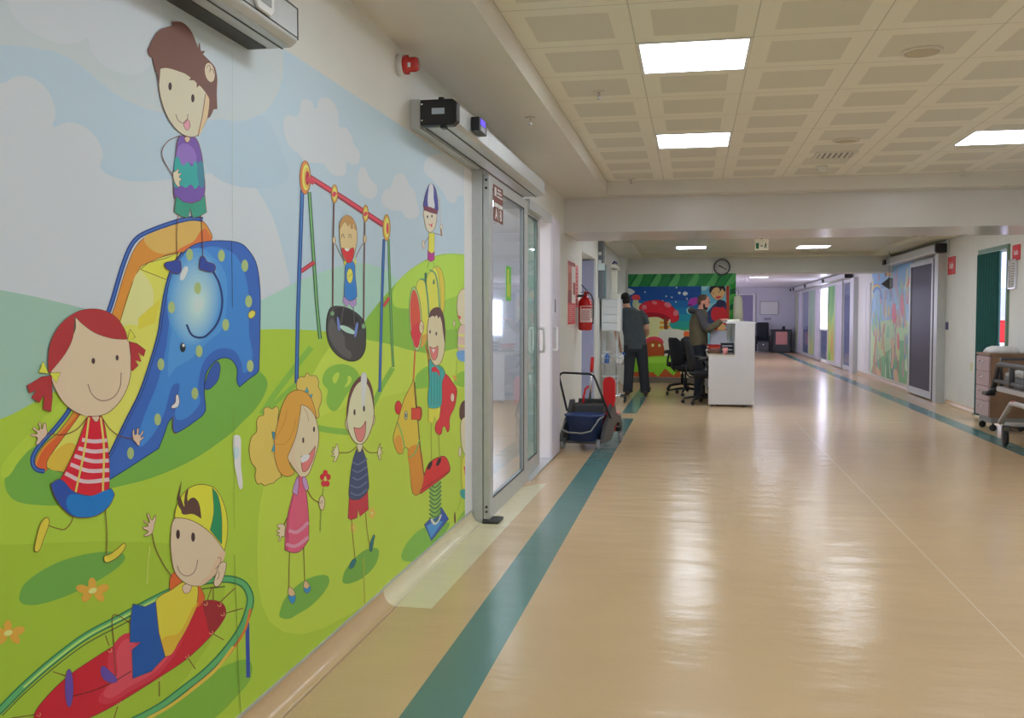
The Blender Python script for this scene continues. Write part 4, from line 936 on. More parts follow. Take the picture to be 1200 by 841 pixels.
b = MB()
for k in range(4): q = arc(0.0863,0.15+k*0.028,0.17+k*0.028,D(-30),D(-14),4); b.add(q.v,q.f)
obj('label_pictogram', b, M_alud, ex)
v = obj('valve', MB().lathe([(0.022,0.415),(0.022,0.44),(0.016,0.445),(0.016,0.47),(0,0.47)],n=16).cyl((0,0,0.45),(0.05,-0.03,0.45),0.011), mat('valve_red',(150,20,26),0.4), t)
obj('carry_handle', MB().tube([(0.02,0.01,0.455),(-0.03,-0.03,0.462),(-0.05,-0.05,0.452)],0.008,8,flat=0.5), M_alud, v)
obj('lever', MB().tube([(0.03,0.02,0.465),(-0.01,-0.02,0.51),(-0.04,-0.055,0.545)],0.009,8,flat=0.5), M_alud, v)
obj('gauge', MB().lathe([(0.016,0.0),(0.016,0.012),(0.0,0.013)],(0.03,0.045,0.43),14,'x'), M_chrome, v)
obj('hose', MB().tube([(0.05,-0.03,0.45),(0.075,-0.02,0.42),(0.092,0.035,0.36),(0.09,0.05,0.2),(0.085,0.06,0.08)],0.009,8), M_alud, t)
obj('bracket', MB().box(-0.094,-0.02,0.40,-0.01,0.02,0.43), M_alud, t)
tag(obj('wall_switch', MB().box(WL,9.75,1.28,WL+0.012,9.83,1.40,0.003), M_white),'small white wall switch beside the sliding door frame','switch')
d2 = struct('door_2', MB().box(WL-0.49,13.50,0.01,WL-0.02,13.545,2.1,0.003), M_lilac, label='pale lilac door standing open in the recess beside the extinguisher')
struct('handle', MB().tube([(WL-0.42,13.50,1.02),(WL-0.42,13.46,1.02),(WL-0.30,13.46,1.02)],0.01,8), M_chrome, d2)

# ------------------------------------------------------------------ mop trolley
t = thing('mop_trolley','wheeled mop trolley with blue front bucket and red wringer by the sliding door','cleaning trolley',(-1.0,9.45,0),(0,0,-0.17))
def bucket(x,y,z0,z1,bx,by,tx,ty,m,name):
    b = MB(); n = 24
    def ring(rx,ry,z,p=4):
        out = []
        for i in range(n):
            a = 2*PI*i/n; c, s = math.cos(a), math.sin(a); k = (abs(c)**p+abs(s)**p)**(-1/p); out.append((x+rx*k*c,y+ry*k*s,z))
        return out
    b.loft([ring(bx,by,z0),ring(tx,ty,z1-0.02),ring(tx+0.012,ty+0.012,z1-0.015),ring(tx+0.012,ty+0.012,z1),ring(tx-0.006,ty-0.006,z1),ring(bx-0.006,by-0.006,z0+0.01)])
    return obj(name, b, m, t)
bb = bucket(0.0,-0.17,0.085,0.345,0.15,0.12,0.18,0.15,M_blue,'bucket')
obj('bail_handle', MB().tube([(-0.195,-0.2,0.27),(-0.19,-0.33,0.20),(-0.12,-0.35,0.175),(0.02,-0.35,0.17),(0.11,-0.35,0.195),(0.185,-0.34,0.31),(0.198,-0.2,0.33)],0.008,8), M_grey, bb)
rb = bucket(0.10,0.30,0.12,0.315,0.075,0.12,0.10,0.145,M_red,'bucket')
obj('bail_handle', MB().tube([(0.20,0.18,0.30),(0.225,0.14,0.2),(0.225,0.3,0.17),(0.215,0.42,0.27),(0.20,0.44,0.3)],0.006,8), M_dgrey, rb)
ch = MB()
ch.prism([(-0.30,0.06),(-0.30,0.20),(-0.24,0.16),(-0.1,0.12),(0.10,0.12),(0.22,0.16),(0.30,0.20),(0.30,0.06)],'y',-0.27,-0.24) if 0 else None
ch.prism([(-0.30,0.075),(-0.28,0.15),(-0.16,0.26),(-0.04,0.34),(0.04,0.46),(0.12,0.46),(0.20,0.33),(0.36,0.28),(0.46,0.20),(0.47,0.11),(0.40,0.12),(0.36,0.20),(0.26,0.23),(0.14,0.20),(0.06,0.11),(-0.02,0.075)],'x',0.19,0.225)
ch.prism([(-0.30,0.075),(-0.28,0.15),(-0.16,0.26),(-0.04,0.34),(0.04,0.46),(0.12,0.46),(0.20,0.33),(0.36,0.28),(0.46,0.20),(0.47,0.11),(0.40,0.12),(0.36,0.20),(0.26,0.23),(0.14,0.20),(0.06,0.11),(-0.02,0.075)],'x',-0.225,-0.19)
ch.box(-0.19,-0.28,0.06,0.19,-0.02,0.084,0.006).box(-0.2,0.42,0.11,0.2,0.46,0.19,0.006).prism([(-0.235,0.06),(-0.235,0.13),(-0.21,0.2),(-0.20,0.2),(-0.195,0.06)],'y',-0.24,-0.10)
obj('chassis', ch, M_dgrey, t, bevel=0.004)
wr = obj('wringer', MB().box(-0.15,-0.02,0.33,0.14,0.22,0.42,0.01).box(-0.17,0.0,0.40,0.16,0.2,0.43,0.006).box(-0.15,0.10,0.43,0.14,0.14,0.47,0.006), M_dgrey, t)
pd = MB(); n = 14
out = [(0.19+0.062*math.cos(a)+0.0, 0.64+0.062*math.sin(a)) for a in [PI*i/n for i in range(n+1)]]+[(0.13,0.47),(0.14,0.40),(0.235,0.40),(0.252,0.47)]
pd.prism([(p[0],p[1]) for p in out],'y',0.02,0.055); obj('press_lever', pd, M_red, wr, bevel=0.012)
obj('press_arm', MB().tube([(-0.035,0.08,0.60),(-0.065,0.06,0.57),(-0.075,0.04,0.5),(-0.08,0.02,0.36)],0.012,8), M_red, wr)
mp = obj('mop_handle', MB().tube([(-0.03,0.10,0.42),(0.0,0.06,0.75)],0.013,10), M_chrome, t)
obj('grip', MB().tube([(0.0,0.06,0.75),(0.006,0.05,0.80),(0.015,0.04,0.895)],[0.017,0.019,0.017],10), M_red, mp)
obj('push_bar', MB().tube([(-0.20,-0.12,0.36),(-0.265,-0.12,0.62),(-0.285,-0.12,0.70),(-0.27,-0.12,0.73),(-0.24,-0.12,0.742),(0.03,-0.12,0.735),(0.07,-0.12,0.72),(0.10,-0.12,0.66),(0.215,-0.12,0.38),(0.235,-0.06,0.30)],0.011,10), M_black, t)
for (x,y) in ((-0.205,-0.25),(0.17,-0.27),(-0.207,0.44),(0.207,0.44)):
    w = MB(); w.lathe([(0.0,-0.014),(0.036,-0.014),(0.048,-0.008),(0.048,0.008),(0.036,0.014),(0.0,0.014)],(x,y,0.0485),18,'x'); o = obj('caster', w, M_grey, t)
    obj('caster_fork', MB().prism([(x-0.026,0.035),(x-0.018,0.035),(x-0.018,0.10),(x+0.018,0.10),(x+0.018,0.035),(x+0.026,0.035),(x+0.026,0.108),(x-0.026,0.108)],'y',y-0.014,y+0.014), M_grey, o)
# ------------------------------------------------------------------ prints on the end wall of the nurse station
BY = 18.9
def back2(u, v):
    d = RW @ Vector(((u-600)/FOC, (420.5-v)/FOC, 1)); t = BY/d.y
    return (t*d.x, EYE+t*d.z)
def back3(lift0): return lambda a, b, l: (a, BY-lift0-l, b)
def pr(name, label, art, base):
    b = MB().box(*base); n = len(art.mb.v)
    art.mb.m(len(art.mats)); art.mb.add(b.v, b.f); art.mats.append(M_edge)
    return tag(obj(name, art.mb, art.mats, fix=False), label, 'mural')
B = Art(back2, back3(0.003), 'leafprint', 1.45); B.clip = (-1.25,0.11,0.83,2.14)
B.Q((28,110,60),[(700,300),(900,300),(900,460),(700,460)])
for i in range(26):
    u = 737+i*5.0; B.S([(34,118,64),(44,130,70),(26,100,58),(50,134,66)][(i*5)%4],[(u-9,336),(u-4,324+(i*3)%5),(u+3,318),(u+8,322),(u+3,330),(u-2,340)])
for i in range(12): B.S([(84,168,96),(40,128,66)][i%2],[(740+i*11,340),(745+i*11,326),(752+i*11,320),(750+i*11,332)])
for i in range(16): B.S([(50,150,60),(24,96,54),(80,165,70)][i%3],[(852,338+i*6),(860,332+i*6),(866,338+i*6),(858,346+i*6)])
pr('wall_mural','green leafy print bordering the top and right of the mushroom mural',B,(-1.25,BY-0.003,0.11,0.83,BY,2.14))
B = Art(back2, back3(0.008), 'mushroomprint', 1.45); B.clip = (-1.25,0.11,0.165,1.895)
B.Q((20,74,148),[(700,300),(900,300),(900,460),(700,460)])
for v,c in ((352,(20,98,160)),(360,(24,118,164)),(368,(30,138,160)),(376,(40,150,140)),(384,(52,156,110)),(392,(70,160,80))): B.Q(c,[(700,v),(900,v),(900,470),(700,470)])
B.zoom(710,300,8.408)
WH=(200,210,220)
for p in ([(195,350),(210,325),(235,318),(260,330),(285,350),(265,372),(238,382),(210,372)],[(757,370),(770,352),(785,350),(808,368),(790,386),(770,388)],[(710,362),(725,350),(740,362),(725,376)],[(165,320),(185,316),(190,330),(170,340)]): B.S(WH,p)
for x,y in ((385,355),(595,395),(697,310),(650,405),(560,440),(690,450),(220,402)): B.E(WH,x,y,7,7)
B.S((176,186,150),[(275,420),(312,420),(318,500),(270,500)])
B.S((206,70,78),[(255,420),(262,392),(295,378),(330,390),(338,425),(295,432)])
B.S((196,190,160),[(300,480),(360,470),(600,600),(640,700),(720,730),(900,760),(900,1500),(230,1500),(250,900)])
B.S((214,206,150),[(340,600),(560,590),(590,700),(560,900),(420,950),(330,900)])
B.S((206,204,190),[(520,760),(600,725),(720,722),(800,760),(830,900),(820,1100),(560,1100)])
B.S((206,36,52),[(330,500),(380,455),(450,438),(530,436),(620,470),(690,535),(720,590),(712,630),(660,655),(600,640),(520,600),(440,598),(380,606),(350,560)],(150,24,36),0.6)
B.S((158,22,36),[(365,570),(450,555),(560,570),(640,620),(600,632),(520,600),(440,598),(385,604)])
for x,y,rx,ry in ((380,502,24,22),(610,480,36,24),(690,560,26,30),(480,460,26,15)): B.E((224,110,118),x,y,rx,ry,20)
B.Q((206,150,50),[(525,645),(620,640),(625,665),(540,672)]); B.Q((206,150,50),[(525,690),(630,680),(630,708),(530,716)]); B.Q((120,60,30),[(570,610),(600,610),(612,720),(575,720)]); B.E((225,215,180),628,640,10,20)
B.zoom(710,370,7.642)
B.S((200,60,80),[(350,230),(370,200),(430,185),(490,200),(518,240),(500,250),(430,225),(365,245)])
B.S((168,76,34),[(362,360),(358,250),(400,222),(440,216),(490,235),(514,260),(516,360)])
B.E((235,215,140),420,263,13,15); B.E((235,215,140),480,264,12,14)
B.S((176,84,44),[(200,470),(360,440),(640,470),(640,700),(150,700),(150,500)])
B.S((128,190,52),[(150,400),(340,375),(420,360),(590,365),(640,400),(700,440,1),(640,500,1),(605,535,1),(530,470,1),(468,545,1),(420,500,1),(400,510,1),(350,465,1),(300,500,1),(150,480)])
B.S((150,204,70),[(340,395),(440,372),(560,376),(600,400),(500,420),(400,420)])
B.zoom(780,300,8.408)
B.S((160,60,160),[(222,470),(240,425),(280,408),(320,412),(335,450),(290,480),(240,492)]); B.E((120,30,110),240,480,24,12); B.L((190,190,190),1.2,[(205,410),(218,432)])
B.S((150,200,220),[(205,540),(225,505),(260,520),(270,560),(230,570)])
B.S((220,100,50),[(180,750),(230,745),(260,790),(250,830),(200,830)])
pr('wall_mural','night mushroom house print on the end wall behind the nurse station',B,(-1.25,BY-0.008,0.11,0.165,BY-0.0035,1.895))
B = Art(back2, back3(0.008), 'boyprint', 1.45); B.clip = (0.175,0.11,0.715,1.895)
B.Q((120,180,196),[(790,300),(900,300),(900,460),(790,460)]); B.zoom(780,300,8.408)
B.S((90,160,190),[(330,400),(420,320),(500,420),(420,470)]); B.S((150,200,210),[(350,290),(410,290),(380,340)])
B.Q((176,66,40),[(595,280),(628,280),(628,700),(600,700)]); B.S((44,56,96),[(360,640),(420,540),(500,460),(580,440),(600,520),(590,640)])
B.S((190,40,50),[(460,520),(510,498),(570,505),(600,540),(600,680),(460,620)])
B.S((210,168,116),[(440,345),(470,310),(530,300),(582,330),(586,370),(560,415),(515,432),(470,410)],(110,70,50),0.4)
B.S((40,34,40),[(430,350),(440,300),(500,282),(570,290),(590,330),(580,350),(555,320),(545,345),(520,310),(480,315),(455,345),(445,365)])
B.E((30,26,30),470,365,4,9); B.E((30,26,30),530,350,4,9); B.S((200,60,70),[(490,405),(550,395),(530,415),(505,418)]); B.S((40,40,70),[(500,450),(540,430),(575,450),(580,490),(510,500)])
B.S((200,60,40),[(480,700),(520,690),(600,720),(600,760),(480,760)]); B.E((206,166,110),550,700,40,40); B.S((170,30,40),[(480,800),(600,780),(600,1500),(480,1500)])
pr('wall_mural','bright print of a black-haired cartoon boy right of the mushroom mural, behind the man',B,(0.175,BY-0.008,0.11,0.715,BY-0.0035,1.895))

# wall clock
t = thing('wall_clock','round dark rimmed wall clock above the end wall murals','clock',(0.562,BY,2.262))
obj('rim', MB().lathe([(0.155,-0.001),(0.16,-0.02),(0.155,-0.045),(0.142,-0.045),(0.138,-0.02),(0.138,-0.001)],(0,0,0),36,'y'), M_alud, t)
obj('dial', MB().lathe([(0.14,-0.001),(0.14,-0.02),(0,-0.02)],(0,0,0),36,'y'), M_white, t)
for nm, a, l, w in (('hour_hand',-62,0.07,0.010),('minute_hand',120,0.10,0.008)):
    q = MB().box(-w,-0.0245,-0.015,w,-0.0225,l); q.xf(Matrix.Rotation(D(a),4,'Y')); obj(nm, q, M_black, t)
for k in range(12):
    q = MB().box(-0.003,-0.0215,0.115,0.003,-0.0202,0.13); q.xf(Matrix.Rotation(D(30*k),4,'Y')); obj('hour_mark', q, M_black, t)
# exit sign hanging from the bay ceiling
t = thing('exit_sign','white hanging exit sign with green door, arrow and running figure','sign',(0.98,14.2,2.335))
obj('housing', MB().box(-0.095,-0.02,-0.075,0.095,0.02,0.05,0.004).box(-0.10,-0.025,0.05,0.10,0.025,0.085,0.004), mat('sign_white2',(214,208,190),0.5), t)
obj('hanger', MB().cyl((0,0,0.085),(0,0,0.165),0.012), M_alud, t)
obj('door_symbol', MB().box(-0.08,-0.0225,-0.055,-0.04,-0.0205,0.03), mat('exit_green',(10,96,62),0.5), t)
obj('arrow_symbol', MB().prism([(-0.018,-0.012),(-0.004,0.002),(-0.004,-0.006),(0.018,-0.006),(0.018,-0.018),(-0.004,-0.018),(-0.004,-0.026)],'y',-0.0225,-0.0205), M_alud, t)
q = MB(); q.ell((0.058,-0.0215,0.022),(0.009,0.001,0.009),10)
for a,b_,r in (((0.056,0.012),(0.052,-0.018),0.007),((0.052,-0.018),(0.068,-0.034),0.005),((0.068,-0.034),(0.07,-0.055),0.004),((0.052,-0.018),(0.04,-0.038),0.005),((0.04,-0.038),(0.034,-0.052),0.004),((0.056,0.01),(0.072,-0.008),0.004),((0.056,0.01),(0.04,-0.004),0.004)): q.tube([(a[0],-0.0215,a[1]),(b_[0],-0.0215,b_[1])],r,8,flat=1.0)
q.v = [(v[0],-0.0215+(v[1]+0.0215)*0.15,v[2]) for v in q.v]
obj('running_figure', q, mat('exit_dark_green',(40,70,60),0.5), t)

# ------------------------------------------------------------------ nurse station counter
M_lam = mat('white_laminate',(190,188,190),0.4,vary=0.01)
t = thing('nurse_counter','white nurse station counter with a lower desk and raised front ledge','counter',(0.24,13.95,0))
Lc = 3.4
obj('end_panel', MB().prism([(0,0.035),(0.645,0.035),(0.645,1.2),(0.37,1.2),(0.37,0.725),(0,0.725)],'y',0,0.03), M_lam, t, bevel=0.002)
obj('end_panel', MB().prism([(0,0.035),(0.645,0.035),(0.645,1.2),(0.37,1.2),(0.37,0.725),(0,0.725)],'y',Lc-0.03,Lc), M_lam, t, bevel=0.002)
obj('front_panel', MB().box(0.615,0.03,0.035,0.645,Lc-0.03,1.2), M_lam, t)
obj('inner_panel', MB().box(0.37,0.03,0.75,0.395,Lc-0.03,1.2), mat('pale_laminate',(200,206,212),0.4), t)
obj('desk_top', MB().box(-0.02,-0.0,0.726,0.37,Lc,0.75,0.003), mat('desk_beige',(186,178,168),0.4), t)
obj('counter_top', MB().box(0.24,0.02,1.201,0.66,Lc,1.226,0.003), M_lam, t)
for x in (0.05,0.52): 
    for y in (0.015,Lc-0.015): obj('foot', MB().lathe([(0.018,0.001),(0.018,0.02),(0.008,0.022),(0.008,0.036)],(x,y,0),12), M_dgrey, t)
tag(obj('paper_stack', MB().box(0.50,14.05,1.2275,0.68,14.30,1.262,0.004).xf(Matrix.Translation((0,0,0))), mat('paper_cream',(210,212,196),0.6)),'pale stack of paper lying on the raised counter ledge','paper')
t = thing('paper_tray','black three-tier letter tray on the desk against the counter','tray',(0.52,14.35,0.7505))
for k in range(3):
    q = MB(); z = 0.02+k*0.055; q.box(-0.10,-0.11,z,0.085,0.11,z+0.006).box(-0.10,-0.11,z,-0.094,0.11,z+0.02).box(-0.10,0.104,z,0.085,0.11,z+0.03).box(-0.10,-0.11,z,0.085,-0.104,z+0.03); obj('tier', q, M_black, t)
for x,y in ((-0.095,-0.107),(-0.095,0.107),(0.08,-0.107),(0.08,0.107)): obj('post', MB().box(x-0.004,y-0.004,0,x+0.004,y+0.004,0.165), M_alud, t)
t = thing('desk_cup','pale pink cup on the near end of the desk','cup',(0.475,14.05,0.7505))
obj('body', MB().lathe([(0.0,0.0),(0.03,0.0),(0.04,0.10),(0.036,0.10),(0.028,0.006),(0,0.006)],n=20), mat('cup_pink',(206,136,134),0.4), t)
t = thing('document_box','large white carton standing on the desk behind the letter tray','box',(0.41,15.3,0.7505))
obj('carton', MB().box(-0.13,-0.12,0.0,0.13,0.12,0.33,0.004), mat('carton_white',(196,198,210),0.5), t); obj('flap_edge', MB().box(-0.132,-0.122,0.325,0.132,0.122,0.335), M_white, t)
t = thing('folder_pile','pile of red and brown folders lying on the desk beside the man','folders',(0.35,14.68,0.7505))
for k,(c,z,a) in enumerate((((120,84,50),0.0,0.1),((150,100,92),0.03,-0.15),((168,120,112),0.055,0.2),((210,70,40),0.08,-0.1),((176,40,44),0.105,0.25))):
    q = MB().box(-0.10,-0.14,z,0.07,0.14,z+0.024,0.004); q.xf(Matrix.Rotation(a,4,'Z')); obj('folder', q, mat('folder_%d'%k,c,0.6), t)

# ------------------------------------------------------------------ office chairs
def office_chair(label, loc, rz, group):
    t = thing('office_chair', label, 'chair', loc, (0,0,rz), group)
    # chair faces +x
    s = MB(); n = 20
    def ring(cx,cy,rx,ry,z,p=3.2):
        o = []
        for i in range(n):
            a = 2*PI*i/n; c, q = math.cos(a), math.sin(a); k = (abs(c)**p+abs(q)**p)**(-1/p); o.append((cx+rx*k*c,cy+ry*k*q,z))
        return o
    s.loft([ring(0.02,0,0.19,0.19,0.42),ring(0.02,0,0.23,0.235,0.445),ring(0.02,0,0.235,0.24,0.475),ring(0.02,0,0.215,0.22,0.495)]); obj('seat', s, M_black2, t)
    b = MB()
    def bring(z, w, x, th, p=3.0):
        o = []
        for i in range(n):
            a = 2*PI*i/n; c, q = math.cos(a), math.sin(a); k = (abs(c)**p+abs(q)**p)**(-1/p); y = w*k*q; o.append((x+th*k*c+0.35*y*y/ max(w,0.01)*0.6,y,z))
        return o
    b.loft([bring(0.50,0.12,-0.185,0.02),bring(0.53,0.19,-0.19,0.032),bring(0.66,0.215,-0.20,0.038),bring(0.80,0.21,-0.225,0.038),bring(0.91,0.18,-0.25,0.034),bring(0.955,0.12,-0.26,0.024)]); obj('backrest', b, M_black2, t)
    obj('back_bracket', MB().tube([(-0.02,0,0.40),(-0.2,0,0.40),(-0.245,0,0.45),(-0.25,0,0.62)],[0.03,0.03,0.03,0.024],10,flat=0.4), M_black, t)
    for sy in (-1,1):
        obj('armrest', MB().tube([(0.05,sy*0.2,0.42),(0.06,sy*0.28,0.44),(0.03,sy*0.295,0.55),(-0.02,sy*0.295,0.66)],0.018,10).tube([(-0.12,sy*0.29,0.675),(-0.08,sy*0.29,0.685),(0.08,sy*0.29,0.685),(0.14,sy*0.285,0.665)],[0.02,0.032,0.032,0.022],12), M_black, t)
    obj('gas_column', MB().cyl((0,0,0.10),(0,0,0.28),0.03).cyl((0,0,0.27),(0,0,0.41),0.016).box(-0.09,-0.09,0.39,0.09,0.09,0.42,0.005), M_black, t)
    obj('adjusting_lever', MB().tube([(0.02,-0.08,0.40),(0.04,-0.22,0.39)],0.008,8), M_chrome, t)
    for k in range(5):
        a = 2*PI*k/5+0.3; c, q = math.cos(a), math.sin(a)
        leg = obj('base_arm', MB().tube([(0.03*c,0.03*q,0.11),(0.16*c,0.16*q,0.10),(0.29*c,0.29*q,0.075)],[0.026,0.022,0.016],10,flat=0.8), M_black, t)
        w = MB(); w.lathe([(0,-0.022),(0.02,-0.022),(0.028,-0.014),(0.028,0.014),(0.02,0.022),(0,0.022)],(0,0,0),14,'y'); w.xf(Matrix.Translation((0.30*c,0.30*q,0.0285)) @ Matrix.Rotation(a+0.6*k,4,'Z')); w.cyl((0.29*c,0.29*q,0.05),(0.29*c,0.29*q,0.08),0.008)
        obj('caster', w, M_black, leg)
    return t
ch1 = office_chair('black office chair nearest the camera, tucked behind the white counter end',(0.17,14.40,0),0.12,'black office chairs at the nurse station')
dup(ch1,(-0.10,16.0,0),'black office chair on the left with its tall back turned to the room',0.5)
dup(ch1,(-0.16,17.1,0),'black office chair furthest back, only its dark backrest showing before the mushroom mural',2.2)

# ------------------------------------------------------------------ medical trolley by the recess
t = thing('medical_trolley','tall white medical trolley with drawer box, wire basket and chrome casters by the recess','trolley',(-1.18,14.35,0))
M_steel = mat('pale_enamel',(190,196,198),0.35)
obj('drawer_box', MB().box(-0.15,-0.18,1.085,0.135,0.2,1.565,0.008), mat('drawer_grey',(186,192,196),0.35), t)
obj('box_edge', MB().box(0.085,-0.186,1.08,0.137,-0.181,1.57), M_white, t)
q = MB()
for k in range(4): 
    obj('drawer', MB().box(-0.145,-0.186,1.10+k*0.115,0.08,-0.1815,1.205+k*0.115,0.003), M_steel, t)
obj('column', MB().box(-0.14,0.02,0.10,-0.10,0.08,1.085).box(0.06,0.02,0.12,0.085,0.05,1.085).box(-0.145,-0.15,0.40,0.11,0.15,0.415), M_steel, t)
bk = MB()
for z in (0.60,0.68,0.76): bk.tube([(-0.14,-0.17,z),(0.16,-0.17,z),(0.16,0.12,z),(-0.14,0.12,z)],0.004,6,closed=True)
for k in range(8): bk.tube([(-0.14+k*0.043,-0.17,0.58),(-0.14+k*0.043,-0.17,0.76)],0.003,6).tube([(-0.14+k*0.043,0.12,0.58),(-0.14+k*0.043,0.12,0.76)],0.003,6)
bk.box(-0.14,-0.17,0.575,0.16,0.12,0.582); obj('wire_basket', bk, M_chrome, t)
q = MB(); q.tube([(-0.16,-0.12,0.10),(0.05,-0.10,0.11),(0.19,-0.06,0.10)],0.018,10).tube([(-0.15,0.15,0.10),(0.05,0.12,0.11),(0.19,0.2,0.10)],0.018,10).cyl((0.06,-0.10,0.10),(0.06,0.05,0.62),0.014).tube([(-0.14,-0.12,0.10),(-0.14,0.15,0.10)],0.016,8); obj('base_frame', q, M_chrome, t)
for x,y in ((0.19,-0.06),(0.19,0.2),(-0.14,-0.12),(-0.14,0.15)): obj('caster', MB().lathe([(0,-0.012),(0.03,-0.012),(0.036,-0.006),(0.036,0.006),(0.03,0.012),(0,0.012)],(x,y,0.0365),14,'x').cyl((x,y,0.05),(x,y,0.1),0.01), M_black, t)
def bottle(lab, loc, m, cap, tilt):
    t = thing('bottle',lab,'bottle',loc,(0,tilt,0.3),group='bottles in the trolley basket')
    obj('body', MB().lathe([(0,0),(0.038,0),(0.04,0.01),(0.04,0.11),(0.02,0.135),(0.018,0.15),(0,0.15)],n=16), m, t); obj('cap', MB().lathe([(0.022,0.1505),(0.022,0.185),(0,0.187)],n=14), cap, t)
M_bluecap = mat('cap_blue',(40,90,160),0.4)
bottle('white bottle with blue cap leaning out of the trolley basket',(0.10-1.18,14.22,0.60),M_white,M_bluecap,0.5)
bottle('blue bottle in the left half of the trolley basket',(-0.08-1.18,14.25,0.60),M_bluecap,M_white,0.1)
t = thing('dispenser_stand','slim white dispenser column with dark pump standing on the trolley box','dispenser',(-1.16,14.35,1.566))
obj('column', MB().box(-0.045,-0.04,0.08,0.05,0.04,0.47,0.01).box(-0.05,-0.05,0.0,0.10,0.05,0.08,0.006).prism([(-0.045,0.44),(0.05,0.44),(0.085,0.42),(0.085,0.47),(0.02,0.52),(-0.045,0.52)],'y',-0.04,0.04), mat('dispenser_white',(206,204,192),0.45), t)
obj('pump', MB().tube([(-0.02,0,0.52),(0.0,0,0.56),(0.05,0,0.535)],[0.014,0.018,0.01],10), mat('pump_navy',(40,44,90),0.4), t)
t = thing('service_panel','grey wall mounted service panel with pale labels above the trolley','panel',(WL+0.0,14.05,1.58))
obj('housing', MB().box(0.0005,-0.12,0.0,0.075,0.12,0.84,0.006), mat('panel_grey',(96,104,112),0.45), t)
obj('lower_panel', MB().box(0.0005,0.13,0.0,0.085,0.3,0.50,0.006), mat('panel_teal',(110,140,146),0.45), t)
for z in (0.5,0.62): obj('label', MB().box(0.0755,-0.03,z,0.077,0.02,z+0.07), M_white, t); obj('label', MB().box(0.005,-0.1215,z,0.05,-0.1205,z+0.05), M_white, t)
obj('outlet_box', MB().box(0.0005,-0.16,0.40,0.10,-0.122,0.5,0.004), mat('outlet_pale',(190,206,208),0.4), t)

# white coat hanging at the right end of the mural wall
t = thing('hanging_coat','pale coat hanging from a hook at the right end of the murals','coat',(0.87,18.72,1.16))
q = MB(); n = 24
def fold(cx,rx,ry,z,am):
    return [(cx+rx*math.cos(2*PI*i/n)*(1+am*math.sin(5*2*PI*i/n)), ry*math.sin(2*PI*i/n)*(1+am*math.cos(4*2*PI*i/n)), z) for i in range(n)]
q.loft([fold(0.0,0.085,0.05,0.0,0.12),fold(0,0.085,0.055,0.2,0.1),fold(-0.005,0.085,0.055,0.42,0.06),fold(-0.005,0.075,0.05,0.52,0.03),fold(0,0.03,0.03,0.55,0.0)]); obj('coat', q, mat('coat_cloth',(204,204,184),0.8), t)
obj('hook', MB().tube([(0,0,0.55),(0,0,0.62),(0.02,0,0.66),(0.0,0,0.70),(-0.03,0,0.68)],0.009,8).tube([(-0.06,0.02,0.64),(-0.06,0.18,0.64)],0.01,8).tube([(-0.06,0.02,0.64),(0.0,0,0.64)],0.009,8), M_chrome, t)

# ------------------------------------------------------------------ people
def person_mesh(name, mb, m, parent, vox=0.009, smooth=4):
    o = obj(name, mb, m, parent, fix=False)
    r = o.modifiers.new('skin', 'REMESH'); r.mode = 'VOXEL'; r.voxel_size = vox; r.use_smooth_shade = True
    s = o.modifiers.new('soften', 'SMOOTH'); s.factor = 0.5; s.iterations = smooth
    return o
def oval(cx, cy, z, rx, ry, n=20, yaw=0.0):
    c, s = math.cos(yaw), math.sin(yaw); o = []
    for i in range(n):
        a = 2*PI*i/n; x, y = rx*math.cos(a), ry*math.sin(a); o.append((cx+x*c-y*s, cy+x*s+y*c, z))
    return o
def hand(mb, w, d, up, sgn=1):
    """palm and five fingers from wrist w along d; up is the back of the hand"""
    w = Vector(w); d = Vector(d).normalized(); up = Vector(up); up = (up-d*up.dot(d)).normalized(); s = d.cross(up)*sgn
    mb.tube([w-d*0.02, w+d*0.02, w+d*0.05, w+d*0.085], [0.026,0.034,0.04,0.034], 10, flat=0.5, up=up)
    for k,(off,l) in enumerate(((-0.028,0.062),(-0.01,0.075),(0.009,0.07),(0.027,0.055))):
        p = w+d*0.08+s*off; mb.tube([p, p+d*l*0.5-up*0.008, p+d*l*0.85-up*0.03, p+d*l*0.9-up*0.045], [0.0095,0.009,0.008,0.006], 8)
    p = w+d*0.025-s*0.03; mb.tube([p, p-s*0.022+d*0.02-up*0.006, p-s*0.03+d*0.055-up*0.015], [0.012,0.011,0.008], 8)
def head(mb, c, fwd, r=0.075):
    """skull, jaw, nose and ears; fwd is the way the face looks"""
    c = Vector(c); f = Vector(fwd).normalized(); s = f.cross(Vector((0,0,1))).normalized(); u = s.cross(f).normalized()
    M3 = Matrix((f, s, u)).transposed()
    mb.ell(c+u*0.03-f*0.008, (0.095,0.076,0.092), 20, M3); mb.ell(c-u*0.045+f*0.018, (0.07,0.058,0.068), 18, M3)
    mb.tube([c+f*0.085+u*0.02, c+f*0.102-u*0.012, c+f*0.085-u*0.022], [0.009,0.015,0.01], 8)
    mb.tube([c+f*0.078-u*0.055-s*0.02, c+f*0.085-u*0.055, c+f*0.078-u*0.055+s*0.02], 0.008, 8)
    mb.ell(c+f*0.06-u*0.09, (0.025,0.03,0.02), 12, M3)
    for q in (-1,1): mb.ell(c+s*q*0.078-u*0.008-f*0.008, (0.022,0.009,0.034), 12, M3)
    return f, s, u, M3
M_skin = mat('skin',(206,160,132),0.55); M_skin2 = mat('skin_fair',(214,150,130),0.55)
def eyes(parent, c, f, s, u):
    for q in (-1,1):
        e = MB(); e.ell(Vector(c)+f*0.081+s*q*0.03+u*0.022, (0.01,0.01,0.008), 10); obj('eye', e, M_black, parent)

